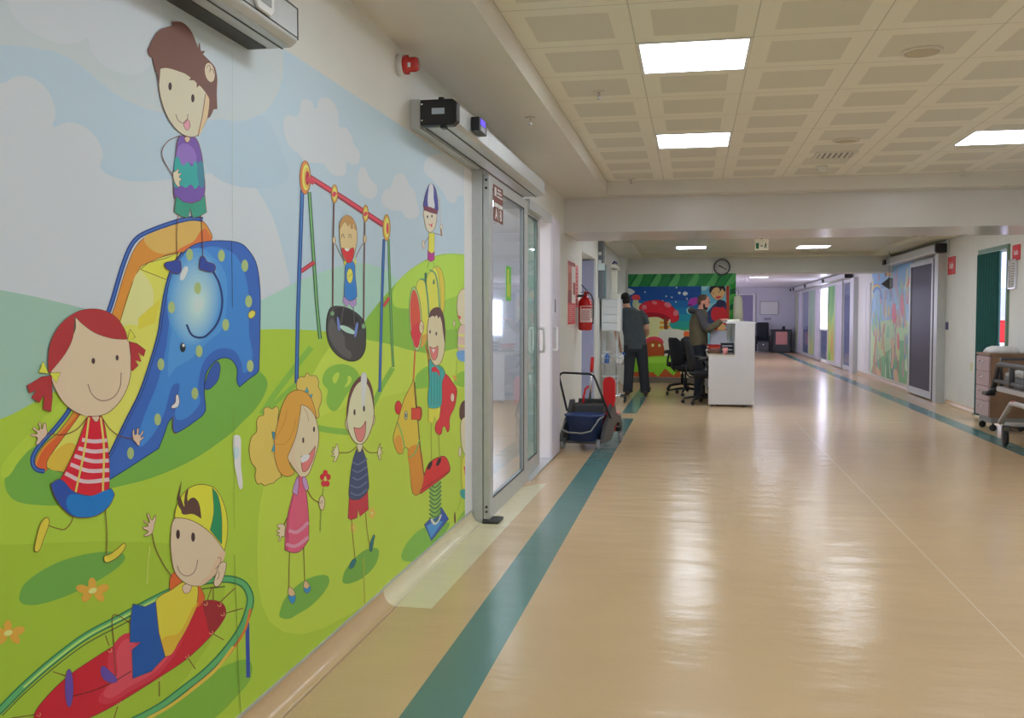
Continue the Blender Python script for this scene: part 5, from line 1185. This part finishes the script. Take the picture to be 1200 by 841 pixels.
# --- man with his back to the camera
t = thing('person','person standing with back to camera in grey t-shirt and dark trousers at the trolley','person',(-0.93,15.72,0))
b = MB(); hc = (-0.165,0.16,1.565)
f, s, u, M3 = head(b, hc, (-0.35,1,-0.25))
b.tube([(-0.10,0.07,1.38),(-0.13,0.11,1.47),(-0.16,0.14,1.54)],[0.065,0.056,0.055],14)
b.loft([oval(0.02,0,0.80,0.15,0.10),oval(0.0,0,0.95,0.15,0.10),oval(-0.03,0.02,1.12,0.15,0.10),oval(-0.06,0.04,1.28,0.175,0.11),oval(-0.085,0.06,1.38,0.17,0.09),oval(-0.10,0.07,1.44,0.08,0.06)])
b.tube([(0.08,0.06,1.385),(0.165,0.06,1.25),(0.20,0.045,1.10),(0.195,0.12,1.02),(0.14,0.26,0.95)],[0.06,0.05,0.042,0.040,0.029],12); hand(b,(0.14,0.26,0.95),(-0.6,0.8,-0.1),(0.3,0.3,0.9))
b.tube([(-0.25,0.06,1.37),(-0.30,0.09,1.2),(-0.31,0.12,1.06),(-0.285,0.18,0.92),(-0.255,0.22,0.80)],[0.06,0.05,0.042,0.038,0.029],12); hand(b,(-0.255,0.22,0.80),(0.2,0.25,-0.95),(-0.9,0.2,0.1),-1)
for x0,x1,x2,y2 in ((0.10,0.14,0.185,0.03),(-0.07,-0.085,-0.105,-0.02)):
    b.tube([(x0,0,0.86),(x1,0.02,0.48),(x2,y2,0.10)],[0.088,0.058,0.042],14); b.tube([(x2,y2-0.05,0.05),(x2,y2+0.06,0.045),(x2,y2+0.15,0.035)],[0.035,0.04,0.026],12)
body = person_mesh('body', b, M_skin, t, 0.008)
eyes(body, hc, f, s, u)
q = MB(); q.loft([oval(0.02,0,0.77,0.185,0.125),oval(0.015,0,0.85,0.19,0.13),oval(0.0,0.0,0.98,0.18,0.122),oval(-0.03,0.02,1.12,0.18,0.122),oval(-0.06,0.045,1.28,0.20,0.128),oval(-0.085,0.06,1.38,0.20,0.11),oval(-0.10,0.07,1.43,0.12,0.085),oval(-0.105,0.08,1.455,0.075,0.068)])
q.tube([(0.06,0.06,1.375),(0.145,0.06,1.29),(0.185,0.052,1.17)],[0.078,0.07,0.068],14); q.tube([(-0.23,0.06,1.37),(-0.29,0.085,1.24),(-0.305,0.10,1.15)],[0.076,0.068,0.064],14)
person_mesh('t_shirt', q, mat('tshirt_grey',(74,82,86),0.85,vary=0.08,scale=14), t, 0.008)
q = MB(); q.loft([oval(0.015,0,0.72,0.165,0.115),oval(0.015,0,0.82,0.17,0.118),oval(0.01,0,0.95,0.16,0.11)])
for x0,x1,x2,y2 in ((0.10,0.145,0.185,0.03),(-0.07,-0.085,-0.105,-0.02)): q.tube([(x0,0,0.84),((x0+x1)/2,0.01,0.66),(x1,0.02,0.46),((x1+x2)/2,0.01+y2/2,0.25),(x2,y2,0.055)],[0.108,0.10,0.085,0.08,0.082],16)
person_mesh('trousers', q, mat('trousers_dark',(48,52,58),0.85,vary=0.08,scale=12), t, 0.008)
for x2,y2 in ((0.185,0.03),(-0.105,-0.02)):
    q = MB(); q.tube([(x2,y2-0.075,0.045),(x2,y2-0.03,0.055),(x2,y2+0.08,0.05),(x2,y2+0.17,0.035)],[0.036,0.046,0.046,0.028],14); q.v = [(v[0],v[1],max(0.002,v[2])) for v in q.v]; obj('shoe', q, mat('shoe_brown',(70,48,50),0.5), t)
q = MB(); c = Vector(hc); q.ell(c+u*0.045-f*0.018,(0.098,0.083,0.092),22,M3); q.ell(c-u*0.015-f*0.055,(0.055,0.07,0.06),18,M3); person_mesh('hair', q, mat('hair_black',(22,20,22),0.6,vary=0.3,scale=60), t, 0.007, 3)

# --- bearded man leaning on the counter
t = thing('person','bearded person in olive and grey hooded jacket leaning on the counter','person',(0.11,15.30,0))
b = MB(); hc = (0.07,0.0,1.525)
f, s, u, M3 = head(b, hc, (1,-0.1,-0.3))
b.tube([(0.02,0,1.36),(0.04,0,1.44),(0.06,0,1.50)],[0.066,0.06,0.058],14)
b.loft([oval(0.0,0,0.82,0.10,0.15),oval(0.0,0,0.98,0.10,0.15),oval(0.0,0,1.14,0.11,0.155),oval(0.01,0,1.28,0.11,0.175),oval(0.02,0,1.36,0.09,0.165),oval(0.025,0,1.41,0.06,0.08)])
for sy in (-1,1):
    b.tube([(0.02,sy*0.165,1.345),(0.06,sy*0.215,1.22),(0.13,sy*0.225,1.10),(0.26,sy*0.19,1.17),(0.345,sy*0.16,1.243)],[0.058,0.05,0.043,0.038,0.028],12)
    hand(b,(0.35,sy*0.158,1.25),(0.97,-sy*0.12,0.08),(0,0,1),sy)
    b.tube([(0.0,sy*0.085,0.88),(0.02,sy*0.10,0.48),(0.0,sy*0.11,0.10)],[0.09,0.06,0.044],14); b.tube([(-0.05,sy*0.11,0.05),(0.06,sy*0.12,0.045),(0.15,sy*0.125,0.035)],[0.035,0.04,0.026],12)
body = person_mesh('body', b, M_skin2, t, 0.008)
eyes(body, hc, f, s, u)
q = MB(); q.loft([oval(-0.005,0,0.84,0.135,0.185),oval(-0.005,0,0.92,0.145,0.195),oval(-0.01,0,1.05,0.145,0.19),oval(-0.01,0,1.2,0.145,0.195),oval(0.005,0,1.32,0.13,0.195),oval(0.02,0,1.39,0.095,0.12),oval(0.025,0,1.42,0.075,0.085)])
for sy in (-1,1): q.tube([(0.11,sy*0.228,1.12),(0.14,sy*0.226,1.105),(0.26,sy*0.19,1.17),(0.335,sy*0.162,1.235)],[0.062,0.06,0.052,0.042],14)
person_mesh('jacket', q, mat('jacket_olive',(96,88,68),0.85,vary=0.08,scale=14), t, 0.008)
for sy in (-1,1):
    q = MB(); q.tube([(0.0,sy*0.155,1.36),(0.04,sy*0.205,1.28),(0.075,sy*0.222,1.18),(0.12,sy*0.228,1.115)],[0.072,0.07,0.066,0.064],14); person_mesh('sleeve', q, mat('sleeve_grey',(78,76,80),0.85,vary=0.06), t, 0.008)
q = MB(); q.tube([(-0.06,-0.10,1.40),(-0.115,-0.04,1.40),(-0.125,0.0,1.40),(-0.115,0.04,1.40),(-0.06,0.10,1.40)],[0.03,0.05,0.056,0.05,0.03],12); q.tube([(-0.06,-0.10,1.40),(0.03,-0.10,1.39),(0.09,-0.04,1.36)],[0.03,0.026,0.02],10).tube([(-0.06,0.10,1.40),(0.03,0.10,1.39),(0.09,0.04,1.36)],[0.03,0.026,0.02],10); person_mesh('hood', q, mat('hood_grey',(66,66,70),0.85), t, 0.008)
q = MB(); q.loft([oval(0.0,0,0.78,0.12,0.165),oval(0.0,0,0.86,0.125,0.17),oval(0.0,0,0.95,0.115,0.16)])
for sy in (-1,1): q.tube([(0.0,sy*0.085,0.86),(0.015,sy*0.095,0.66),(0.02,sy*0.10,0.46),(0.0,sy*0.11,0.06)],[0.105,0.095,0.08,0.075],16)
person_mesh('trousers', q, mat('trousers_navy',(30,34,46),0.85), t, 0.008)
for sy in (-1,1):
    q = MB(); q.tube([(-0.075,sy*0.11,0.045),(-0.03,sy*0.11,0.055),(0.08,sy*0.12,0.05),(0.17,sy*0.125,0.035)],[0.036,0.046,0.046,0.028],14,up=(0,0,1)); q.v = [(v[0],v[1],max(0.002,v[2])) for v in q.v]; obj('shoe', q, M_black, t)
c = Vector(hc)
q = MB(); q.ell(c+u*0.042-f*0.02,(0.09,0.079,0.085),22,M3); q.ell(c-u*0.01-f*0.055,(0.05,0.066,0.055),18,M3); person_mesh('hair', q, mat('hair_brown',(84,64,50),0.7,vary=0.25,scale=60), t, 0.007, 3)
q = MB(); q.ell(c-u*0.078+f*0.03,(0.062,0.058,0.042),18,M3); q.tube([c-u*0.02+s*0.072+f*0.02,c-u*0.06+s*0.06+f*0.03],[0.012,0.02],10).tube([c-u*0.02-s*0.072+f*0.02,c-u*0.06-s*0.06+f*0.03],[0.012,0.02],10); person_mesh('beard', q, mat('beard_brown',(58,42,36),0.8,vary=0.25,scale=60), t, 0.006, 3)
# ------------------------------------------------------------------ right wall
def right2(u, v):
    d = RW @ Vector(((u-600)/FOC, (420.5-v)/FOC, 1)); t = (WR-0.02)/d.x
    return (t*d.y, EYE+t*d.z)
B = Art(right2, lambda a, b, l: (WR-0.02-l, a, b), 'rainbowprint', 1.45); B.clip = (17.22,0.12,20.95,2.235)
B.Q((112,158,196),[(1000,290),(1090,290),(1090,480),(1000,480)])
B.zoom(1010,300,5.257)
B.S((140,178,206),[(60,250),(120,200),(330,210),(340,420),(60,430)]); B.S((168,198,150),[(50,440),(180,390),(240,390),(340,440),(340,860),(50,860)])
B.S((112,168,116),[(60,700),(140,600),(190,560),(230,520),(300,540),(340,640),(340,860),(60,860)]); B.S((96,156,110),[(140,640),(180,620),(200,740),(160,760)])
rnd = random.Random(3)
pal = [(206,120,116),(226,190,120),(200,140,170),(150,140,200),(226,214,160),(120,180,160),(214,150,110),(190,100,110),(230,220,210),(90,140,190)]
for k in range(110):
    x = rnd.uniform(62,330); y = rnd.uniform(60,680); l = rnd.uniform(60,200); w = rnd.uniform(2,6.5); j = rnd.uniform(-12,12)
    c = rnd.choice(pal); g = (130,170,180) if y < 330 else (140,180,130); c = tuple(int((p*0.62+q*0.38)/6)*6 for p, q in zip(c, g))
    B.S(c,[(x-w*0.4,y),(x+w*0.5,y+l*0.1),(x+w+j*0.5,y+l*0.6),(x+j,y+l),(x-w+j*0.5,y+l*0.5)])
for r,c in ((62,(206,96,90)),(52,(226,200,110)),(42,(120,180,130)),(32,(90,130,190))): B.L(c,2.0,[(70,200-r*0.5+40),(90,170-r*0.6+45),(110,175-r*0.3+40),(122,230-r*0.2+40)])
for i,c in enumerate(((40,40,60),(206,130,70),(226,206,120),(206,110,100))): B.L(c,1.6,[(148+i*9,70),(148+i*9,125)],True)
for i,c in enumerate(((206,96,80),(226,190,100),(120,180,140))): B.L(c,1.6,[(282+i*10,190),(300+i*9,110),(318+i*5,70)])
for p in ([(185,330),(200,290),(210,330),(212,400),(200,418),(190,400)],[(240,250),(250,230),(258,330),(248,380)],[(218,490),(225,470),(232,560),(222,580)]): B.S((208,110,120),p)
for p in ([(180,520),(190,500),(200,600),(190,690),(180,690),(186,600)],[(195,700),(215,700),(230,800),(210,800)],[(90,680),(108,700),(120,750),(100,750)],[(285,700),(305,640),(320,700),(300,830),(280,820)]): B.S((220,176,140),p)
m = B.mb; m.m(len(B.mats)); q = MB().box(WR-0.02,17.22,0.12,WR,20.95,2.235); m.add(q.v, q.f); B.mats.append(M_edge)
tag(obj('wall_mural', B.mb, B.mats, fix=False),'colourful rainbow castle mural along the right wall beside the dark glass door','mural')

M_dark = mat('smoked_glass',(58,56,74),0.4,gain=1.0,spec=0.12)
d3 = thing('door_3','','',(0,0,0)); del d3['category']; d3['kind']='structure'; d3['label']='dark smoked glass sliding door on the right wall'
f = MB(); X0, X1 = WR-0.085, WR-0.045
f.box(X0,15.55,0.02,X1,15.66,2.2,0.004).box(X0,17.08,0.02,X1,17.18,2.2,0.004).box(X0,15.66,0.02,X1,17.08,0.13,0.003).box(X0,15.66,2.13,X1,17.08,2.2,0.003)
fr = struct('sliding_leaf', f, M_alu, d3); struct('pane', MB().box(X0+0.016,15.66,0.13,X0+0.024,17.08,2.13), M_dark, fr)
struct('gasket', MB().box(X0-0.001,15.52,0.03,X1,15.545,2.2), M_alud, fr)
struct('door_frame', MB().box(WR-0.12,15.12,0,WR,15.30,2.24,0.004).box(WR-0.10,15.32,0,WR,15.42,2.24,0.004), M_alu, d3)
def right_operator(label, y0, y1, z0, z1, depth, group):
    t = thing('door_operator', label, 'door operator', (WR-0.002, y0, z0), group=group); H = z1-z0; L = y1-y0
    obj('housing', MB().prism([(0,0),(-depth+0.02,0),(-depth,0.02),(-depth,H-0.02),(-depth+0.02,H),(0,H)],'y',0.05,L), M_alu, t, bevel=0.003)
    obj('end_cap', MB().prism([(-0.03,0.002),(-depth+0.022,-0.002),(-depth-0.002,0.02),(-depth-0.002,H-0.02),(-depth+0.022,H+0.002),(-0.03,H)],'y',-0.02,0.05), M_black, t, bevel=0.004)
    s = obj('motion_sensor', MB().box(-depth-0.04,L-0.30,0.02,-depth-0.0005,L-0.12,H-0.03,0.004), M_black, t); return t
t = right_operator('aluminium door operator with black end cap above the smoked glass door and rainbow mural',15.0,18.9,2.245,2.385,0.19,'door operators along the right wall')
obj('wall_plate', MB().box(-0.03,-0.01,-0.02,0,0.05,0.20,0.002), M_alu, t)

# signs and fittings
def red_sign(label, y, z, hy, hz, ph):
    t = thing('room_sign', label, 'sign', (WR-0.0005, y, z), group='red signs on the right wall')
    obj('plate', MB().box(-0.006,-hy,-hz,0,hy,hz), mat('sign_red',(196,30,34),0.5), t)
    q = text_mb('lab', ph, True); q.xf(Matrix.Translation((-0.0068,0,0)) @ ON_RIGHT @ Matrix.Diagonal((1.5,1,1,1))); obj('lettering', q, M_ink, t)
    return t
red_sign('red sign with white lettering right after the smoked glass door',14.83,2.045,0.20,0.13,0.13)
red_sign('red sign with white lettering at the right edge, above the framed notice',12.015,2.05,0.135,0.09,0.085)
t = thing('framed_notice','silver framed notice hanging beside the green doorway at the right edge','notice',(WR-0.0005,12.09,1.80))
f = MB(); f.box(-0.03,-0.13,-0.175,0,-0.11,0.175,0.004).box(-0.03,0.11,-0.175,0,0.13,0.175,0.004).box(-0.03,-0.11,-0.175,0,0.11,-0.155,0.004).box(-0.03,-0.11,0.155,0,0.11,0.175,0.004); obj('frame', f, M_chrome, t)
obj('sheet', MB().box(-0.012,-0.11,-0.155,-0.002,0.11,0.155), mat('notice_grey',(176,172,164),0.5), t)
q = MB()
for k in range(9): q.box(-0.0128,-0.085,0.12-k*0.03,-0.0121,0.05+0.03*(k%2),0.13-k*0.03)
obj('printed_lines', q, mat('print_grey',(120,118,114),0.6), t)
tag(obj('wall_switch', MB().box(WR-0.025,15.0-0.05,1.11,WR,15.0+0.03,1.22,0.004), mat('switch_blue',(70,70,110),0.4)),'dark blue push switch beside the smoked glass door frame','switch')
tag(obj('wall_socket', MB().box(WR-0.012,13.68,0.57,WR,13.76,0.68,0.003), mat('socket_cream',(200,196,160),0.5)),'cream wall socket low on the wall left of the cabinet','socket')
# green framed doorway with a gathered teal curtain
d4 = struct('door_4', MB().box(WR-0.03,12.24,0,WR+TH,12.285,2.17,0.004).box(WR-0.03,13.385,0,WR+TH,13.44,2.17,0.004).box(WR-0.03,12.285,2.115,WR+TH,13.385,2.17,0.004), mat('door_frame_green',(110,134,118),0.5), label='green framed doorway at the right edge')
q = MB(); ft = []; bk_ = []
for i in range(61):
    a = i/60; y = 13.36-0.93*a; x = WR-0.06+0.02*math.sin(i*0.9); ft.append((x,y)); bk_.append((x+0.012,y))
q.prism(ft+bk_[::-1],'z',0.03,2.10); tag(obj('door_curtain', q, mat('curtain_teal',(14,70,66),0.8,vary=0.1,scale=10)),'dark teal curtain drawn half across the green framed doorway','curtain')
t = thing('storage_bin','red bin on a pale stand in the room beyond the teal curtain','bin',(4.62,14.9,0))
obj('stand', MB().box(-0.5,-0.3,0.0,0.5,0.3,0.93,0.01), M_white, t); obj('bin', MB().box(-0.45,-0.25,0.931,0.45,0.25,1.22,0.02), M_red, t); obj('lid', MB().box(-0.46,-0.26,1.221,0.46,0.26,1.25,0.01), M_red, t)
# hanging triangular sign before the rainbow mural
t = thing('hanging_sign','small triangular sign hanging on a rod before the rainbow mural','sign',(3.34,17.5,1.87))
obj('plate', MB().prism([(-0.10,0.0),(0.03,0.11),(0.09,0.09),(0.09,-0.07),(0.03,-0.09)],'y',-0.02,0.02), M_dgrey, t, bevel=0.004); obj('face', MB().prism([(0.035,0.095),(0.085,0.08),(0.085,-0.06),(0.035,-0.075)],'y',-0.023,-0.0205), mat('sign_pale',(150,150,160),0.5), t)
obj('rod', MB().cyl((0.03,0,0.10),(0.03,0,0.57),0.006), M_grey, t)
# white panel door
d5 = struct('door_5', MB().box(WR-0.02,21.15,0.15,WR,21.95,2.02,0.004), M_white, label='narrow white panel door beyond the rainbow mural')
struct('panel', MB().box(WR-0.026,21.25,0.3,WR-0.0205,21.5,1.95,0.003).box(WR-0.026,21.6,0.3,WR-0.0205,21.85,1.95,0.003), M_white, d5)

# ------------------------------------------------------------------ far glass doors along the right wall
M_bglass = mat('blue_glass',(110,124,160),0.12,gain=1.0,spec=0.8)
M_pale = mat('frosted_panel',(196,192,206),0.25,gain=1.3)
def far_unit(n, yc, label, leafs):
    d = thing('door_%d'%n,'','',(0,0,0)); del d['category']; d['kind']='structure'; d['label']=label
    for (y0,y1,m,off) in leafs:
        X = WR-0.012-off*0.3; f = MB(); f.box(X-0.03,y0,0.02,X,y0+0.08,2.2).box(X-0.03,y1-0.08,0.02,X,y1,2.2).box(X-0.03,y0+0.08,0.02,X,y1-0.08,0.12).box(X-0.03,y0+0.08,2.12,X,y1-0.08,2.2)
        o = struct('sliding_leaf', f, M_alu, d); struct('pane', MB().box(X-0.02,y0+0.08,0.12,X-0.012,y1-0.08,2.12), m, o)
    return d
def printmat(name, cols, scale):
    m = mat(name, (120,170,110), 0.3); nt = m.node_tree; b = nt.nodes['Principled BSDF']
    tc = nt.nodes.new('ShaderNodeTexCoord'); mp = nt.nodes.new('ShaderNodeMapping'); mp.inputs['Scale'].default_value = (1,scale,scale*0.5)
    n = nt.nodes.new('ShaderNodeTexNoise'); n.inputs['Scale'].default_value = 1.0; n.inputs['Detail'].default_value = 1
    r = nt.nodes.new('ShaderNodeValToRGB')
    while len(r.color_ramp.elements) < len(cols): r.color_ramp.elements.new(0.5)
    for i,c in enumerate(cols): r.color_ramp.elements[i].position = 0.3+0.4*i/(len(cols)-1); r.color_ramp.elements[i].color = tuple(lin(x)*1.3 for x in c)+(1,)
    nt.links.new(tc.outputs['Object'],mp.inputs['Vector']); nt.links.new(mp.outputs['Vector'],n.inputs['Vector']); nt.links.new(n.outputs['Fac'],r.inputs['Fac']); nt.links.new(r.outputs['Color'],b.inputs['Base Color'])
    return m
M_pg = printmat('green_print',[(70,140,70),(96,160,84),(170,190,80),(190,140,90)],1.2); M_pg2 = printmat('pale_green_print',[(120,150,130),(140,170,150),(190,190,90)],1.0)
far_unit(6,0,'far right sliding door with a blue glass leaf and a green printed leaf',[(23.35,24.6,M_bglass,0.0),(24.75,25.85,M_pale,0.05),(25.85,27.25,M_pg,0.05)])
far_unit(7,0,'second far sliding door on the right wall',[(28.95,30.0,M_pale,0.05),(30.0,31.6,M_pg2,0.05),(31.7,33.4,M_bglass,0.0)])
far_unit(8,0,'third far sliding door on the right wall',[(33.5,34.7,M_pale,0.05),(34.7,35.5,M_pg2,0.05),(35.5,35.95,M_bglass,0.0)])
struct('trim_5', MB().box(WR-0.10,22.75,0,WR,23.25,2.2,0.004), M_alu, label='aluminium jamb of the first far sliding door')
GG='door operators along the right wall'
right_operator('door operator with black cap at the first far sliding door, by the bulkhead',23.4,27.3,2.21,2.34,0.2,GG)
right_operator('door operator with black cap between the bright window and the green printed leaf',27.4,31.5,2.21,2.34,0.2,GG)
right_operator('door operator with black cap above the second far sliding door',31.6,34.9,2.21,2.34,0.2,GG)
right_operator('door operator with black cap furthest down the right wall',35.0,35.95,2.21,2.34,0.2,GG)
struct('window_4', MB().box(WR-0.03,27.45,0.1,WR-0.015,28.85,0.90), M_bglass, label='blue glass below the bright far window')
struct('trim_6', MB().box(WR-0.04,27.35,0.9,WR,28.9,0.95).box(WR-0.04,27.35,2.1,WR,28.9,2.2).box(WR-0.04,27.35,0.02,WR,27.45,2.1).box(WR-0.04,28.85,0.02,WR,28.92,2.1), M_alu, label='aluminium frame of the bright far window')

# ------------------------------------------------------------------ far end wall
t = thing('reclining_chair','tall dark padded chair against the far end wall','chair',(2.52,35.4,0))
obj('backrest', MB().box(-0.22,0.12,0.42,0.22,0.26,1.1,0.05), M_black2, t); obj('seat', MB().box(-0.22,-0.25,0.32,0.22,0.15,0.46,0.04), M_black2, t); obj('footrest', MB().box(-0.20,-0.36,0.06,0.20,-0.26,0.40,0.03), M_dgrey, t)
for sx in (-1,1): obj('armrest', MB().box(sx*0.24-0.03,-0.2,0.05,sx*0.24+0.03,0.2,0.62,0.02), M_black, t)
obj('buckle', MB().lathe([(0.03,-0.3615),(0.02,-0.37),(0,-0.372)],(0,0,0.3),14,'y'), M_chrome, t)
t = thing('low_cabinet','low dark cabinet with a pink front at the far end wall','cabinet',(3.17,35.5,0))
obj('body', MB().box(-0.30,-0.2,0.02,0.30,0.3,0.80,0.01), M_dgrey, t); obj('top', MB().box(-0.36,-0.24,0.801,0.36,0.3,0.84,0.006), M_black, t); obj('front_panel', MB().box(-0.2,-0.215,0.3,0.2,-0.2005,0.76,0.004), mat('panel_pink',(196,136,130),0.5), t)
obj('side_post', MB().box(-0.36,-0.24,0.02,-0.31,-0.18,0.8), M_black, t); obj('side_post', MB().box(0.31,-0.24,0.02,0.36,-0.18,0.8), M_black, t)
tag(obj('table_clock', MB().prism([(0.0,0.0),(0.12,0.0),(0.10,0.12),(0.02,0.12)],'y',35.5,35.56).xf(Matrix.Translation((3.2,0,0.8405))), M_black),'small dark box standing on the far low cabinet','box')
t = thing('notice_board','plain pale notice board on the far end wall','board',(2.78,36,1.62)); f = MB(); W_,H_=0.33,0.25
f.box(-W_,-0.03,-H_,W_,-0.0005,-H_+0.02).box(-W_,-0.03,H_-0.02,W_,-0.0005,H_).box(-W_,-0.03,-H_+0.02,-W_+0.02,-0.0005,H_-0.02).box(W_-0.02,-0.03,-H_+0.02,W_,-0.0005,H_-0.02); obj('frame', f, M_grey, t); obj('board', MB().box(-W_+0.02,-0.02,-H_+0.02,W_-0.02,-0.0005,H_-0.02), M_white, t)
tag(obj('notice_sheet', MB().box(2.6,35.99,1.17,2.85,36.0,1.27), mat('notice_dull',(150,148,160),0.6)),'small grey sheet under the far notice board','notice')
d9 = struct('door_9', MB().box(1.28,35.95,0,2.20,35.999,2.1,0.004), mat('door_violet',(128,120,148),0.5), label='violet door at the far end of the corridor')
struct('door_frame', MB().box(2.20,35.93,0,2.28,35.999,2.15,0.004).box(1.2,35.93,2.1,2.2,35.999,2.15,0.004), M_white, d9)

# ------------------------------------------------------------------ cabinet and stretcher on the right
M_wood = mat('walnut_laminate',(128,100,80),0.4,vary=0.12,scale=5); M_mauve = mat('mauve_drawer',(162,140,142),0.45)
t = thing('drawer_cabinet','wood sided drawer cabinet with mauve drawer fronts on a low wheeled base','cabinet',(3.31,11.5,0))
obj('carcass', MB().box(0.012,0.0,0.16,0.40,0.50,0.86,0.004), M_wood, t); obj('top', MB().box(-0.01,-0.01,0.861,0.405,0.51,0.885,0.003), M_wood, t)
for k in range(4):
    z0 = 0.165+k*0.172; dr = obj('drawer', MB().box(-0.008,0.005,z0,0.011,0.495,z0+0.166,0.003), M_mauve, t)
    obj('handle', MB().tube([(-0.0085,0.18,z0+0.11),(-0.03,0.19,z0+0.105),(-0.03,0.31,z0+0.105),(-0.0085,0.32,z0+0.11)],0.006,8), M_chrome, dr)
obj('base', MB().box(0.03,0.02,0.09,0.40,0.48,0.159,0.004), M_grey, t)
for x,y in ((0.06,0.05),(0.06,0.45),(0.36,0.05),(0.36,0.45)): obj('caster', MB().lathe([(0,-0.012),(0.034,-0.012),(0.04,-0.006),(0.04,0.006),(0.034,0.012),(0,0.012)],(x,y,0.0405),14,'y').cyl((x,y,0.05),(x,y,0.09),0.01), M_black, t)
q = MB(); n = 24
q.loft([[(3.50+0.17*rx*math.cos(2*PI*i/n)*(1+0.06*math.sin(3*i)), 11.75+0.2*rx*math.sin(2*PI*i/n)*(1+0.07*math.cos(4*i)), z+(0.012*math.sin(i*2.1) if 0 < k < 4 else 0)) for i in range(n)] for k,(rx,z) in enumerate(((1,0.8855),(1.05,0.905),(0.95,0.935),(0.6,0.955),(0.2,0.96)))]); tag(obj('folded_sheet', q, mat('linen_white',(214,212,214),0.8)),'crumpled white sheet lying on top of the wood cabinet','linen')

t = thing('stretcher_bed','wheeled hospital stretcher with dark side rails and white linen at the right edge','bed',(3.10,9.45,0))
M_rail = mat('rail_grey',(58,58,62),0.4); M_frame = mat('bed_frame',(178,174,176),0.4)
obj('mattress', MB().box(0.06,-1.0,0.60,0.54,1.08,0.70,0.03), mat('mattress_grey',(150,150,156),0.7), t)
q = MB(); N = 14; vsx = []
for i in range(N+1):
    for j in range(9):
        x = 0.05+0.5*j/8; y = -0.9+1.9*i/N; vsx.append((x,y,0.708+0.03*math.sin(i*1.3+j*0.9)*math.sin(j*0.7+0.4)+0.025))
top = len(vsx); vsx += [(v[0],v[1],0.702) for v in vsx]; fs=[]
for i in range(N):
    for j in range(8):
        a=i*9+j; fs += [(a,a+1,a+10,a+9),(top+a,top+a+9,top+a+10,top+a+1)]
for i in range(N): fs += [(i*9,(i+1)*9,top+(i+1)*9,top+i*9),(i*9+8,top+i*9+8,top+(i+1)*9+8,(i+1)*9+8)]
for j in range(8): fs += [(j,top+j,top+j+1,j+1),(N*9+j,N*9+j+1,top+N*9+j+1,top+N*9+j)]
q.add(vsx, fs, True); obj('linen', q, mat('linen_white',(214,212,214),0.8), t)
obj('bed_frame', MB().box(0.0,-1.1,0.53,0.60,1.1,0.585,0.01).box(0.25,-0.95,0.25,0.35,0.95,0.31,0.01).box(0.22,-0.5,0.31,0.38,-0.4,0.53).box(0.22,0.45,0.31,0.38,0.55,0.53), M_frame, t)
for sx in (0.0,0.60):
    rl = MB(); rl.tube([(sx,1.18,0.56),(sx,1.06,0.76),(sx,1.02,0.805),(sx,0.95,0.815),(sx,-0.5,0.815),(sx,-0.6,0.80),(sx,-0.68,0.60)],0.028,12)
    rl.tube([(sx,1.10,0.64),(sx,-0.62,0.62)],0.022,10)
    for y in (0.62,0.2,-0.2): rl.tube([(sx,y,0.60),(sx,y,0.815)],0.026,10)
    obj('side_rail', rl, M_rail, t)
for x,y in ((-0.03,1.24),(0.62,1.24),(-0.03,-1.2),(0.62,-1.2)):
    obj('corner_bumper', MB().box(x-0.05,y-0.08,0.475,x+0.05,y+0.08,0.515,0.015).cyl((x,y-0.02,0.505),(x+(0.05 if x<0 else -0.05),y-(0.12 if y>0 else -0.12),0.56),0.03), M_black, t)
obj('end_handle', MB().tube([(0.06,1.12,0.56),(0.06,1.16,0.86),(0.54,1.16,0.86),(0.54,1.12,0.56)],0.018,10), M_rail, t)
for y in (0.78,-0.78):
    for x in (0.0,0.58):
        wq = obj('caster', MB().lathe([(0,-0.02),(0.06,-0.02),(0.078,-0.012),(0.078,0.012),(0.06,0.02),(0,0.02)],(x,y,0.0785),22,'x'), M_black, t)
        obj('caster_fork', MB().prism([(x-0.03,0.07),(x-0.022,0.07),(x-0.022,0.19),(x+0.022,0.19),(x+0.022,0.07),(x+0.03,0.07),(x+0.03,0.21),(x-0.03,0.21)],'y',y-0.022,y+0.022), M_dgrey, wq)
obj('under_frame', MB().tube([(0.0,0.95,0.22),(0.0,0.62,0.44),(0.0,0.58,0.45),(0.0,-0.58,0.45),(0.0,-0.8,0.22)],0.026,10).tube([(0.58,0.95,0.22),(0.58,0.6,0.45),(0.58,-0.6,0.45),(0.58,-0.8,0.22)],0.026,10).tube([(0.0,0.78,0.22),(0.58,0.78,0.22)],0.022,10).tube([(0.0,-0.78,0.22),(0.58,-0.78,0.22)],0.022,10).box(0.05,-0.5,0.42,0.53,0.5,0.44), M_frame, t)
obj('brake_pedal', MB().box(0.0-0.02,0.50,0.44,0.02,0.58,0.475,0.008), M_red, t)
# ------------------------------------------------------------------ world and view
w = bpy.data.worlds.new('world'); bpy.context.scene.world = w; w.use_nodes = True
bg = w.node_tree.nodes['Background']; bg.inputs['Color'].default_value = (0.9,0.92,1.0,1); bg.inputs['Strength'].default_value = 0.35
vs = bpy.context.scene.view_settings
vs.view_transform = 'Standard'; vs.look = 'None'; vs.gamma = 1.0; vs.use_curve_mapping = False; vs.exposure = 0.06
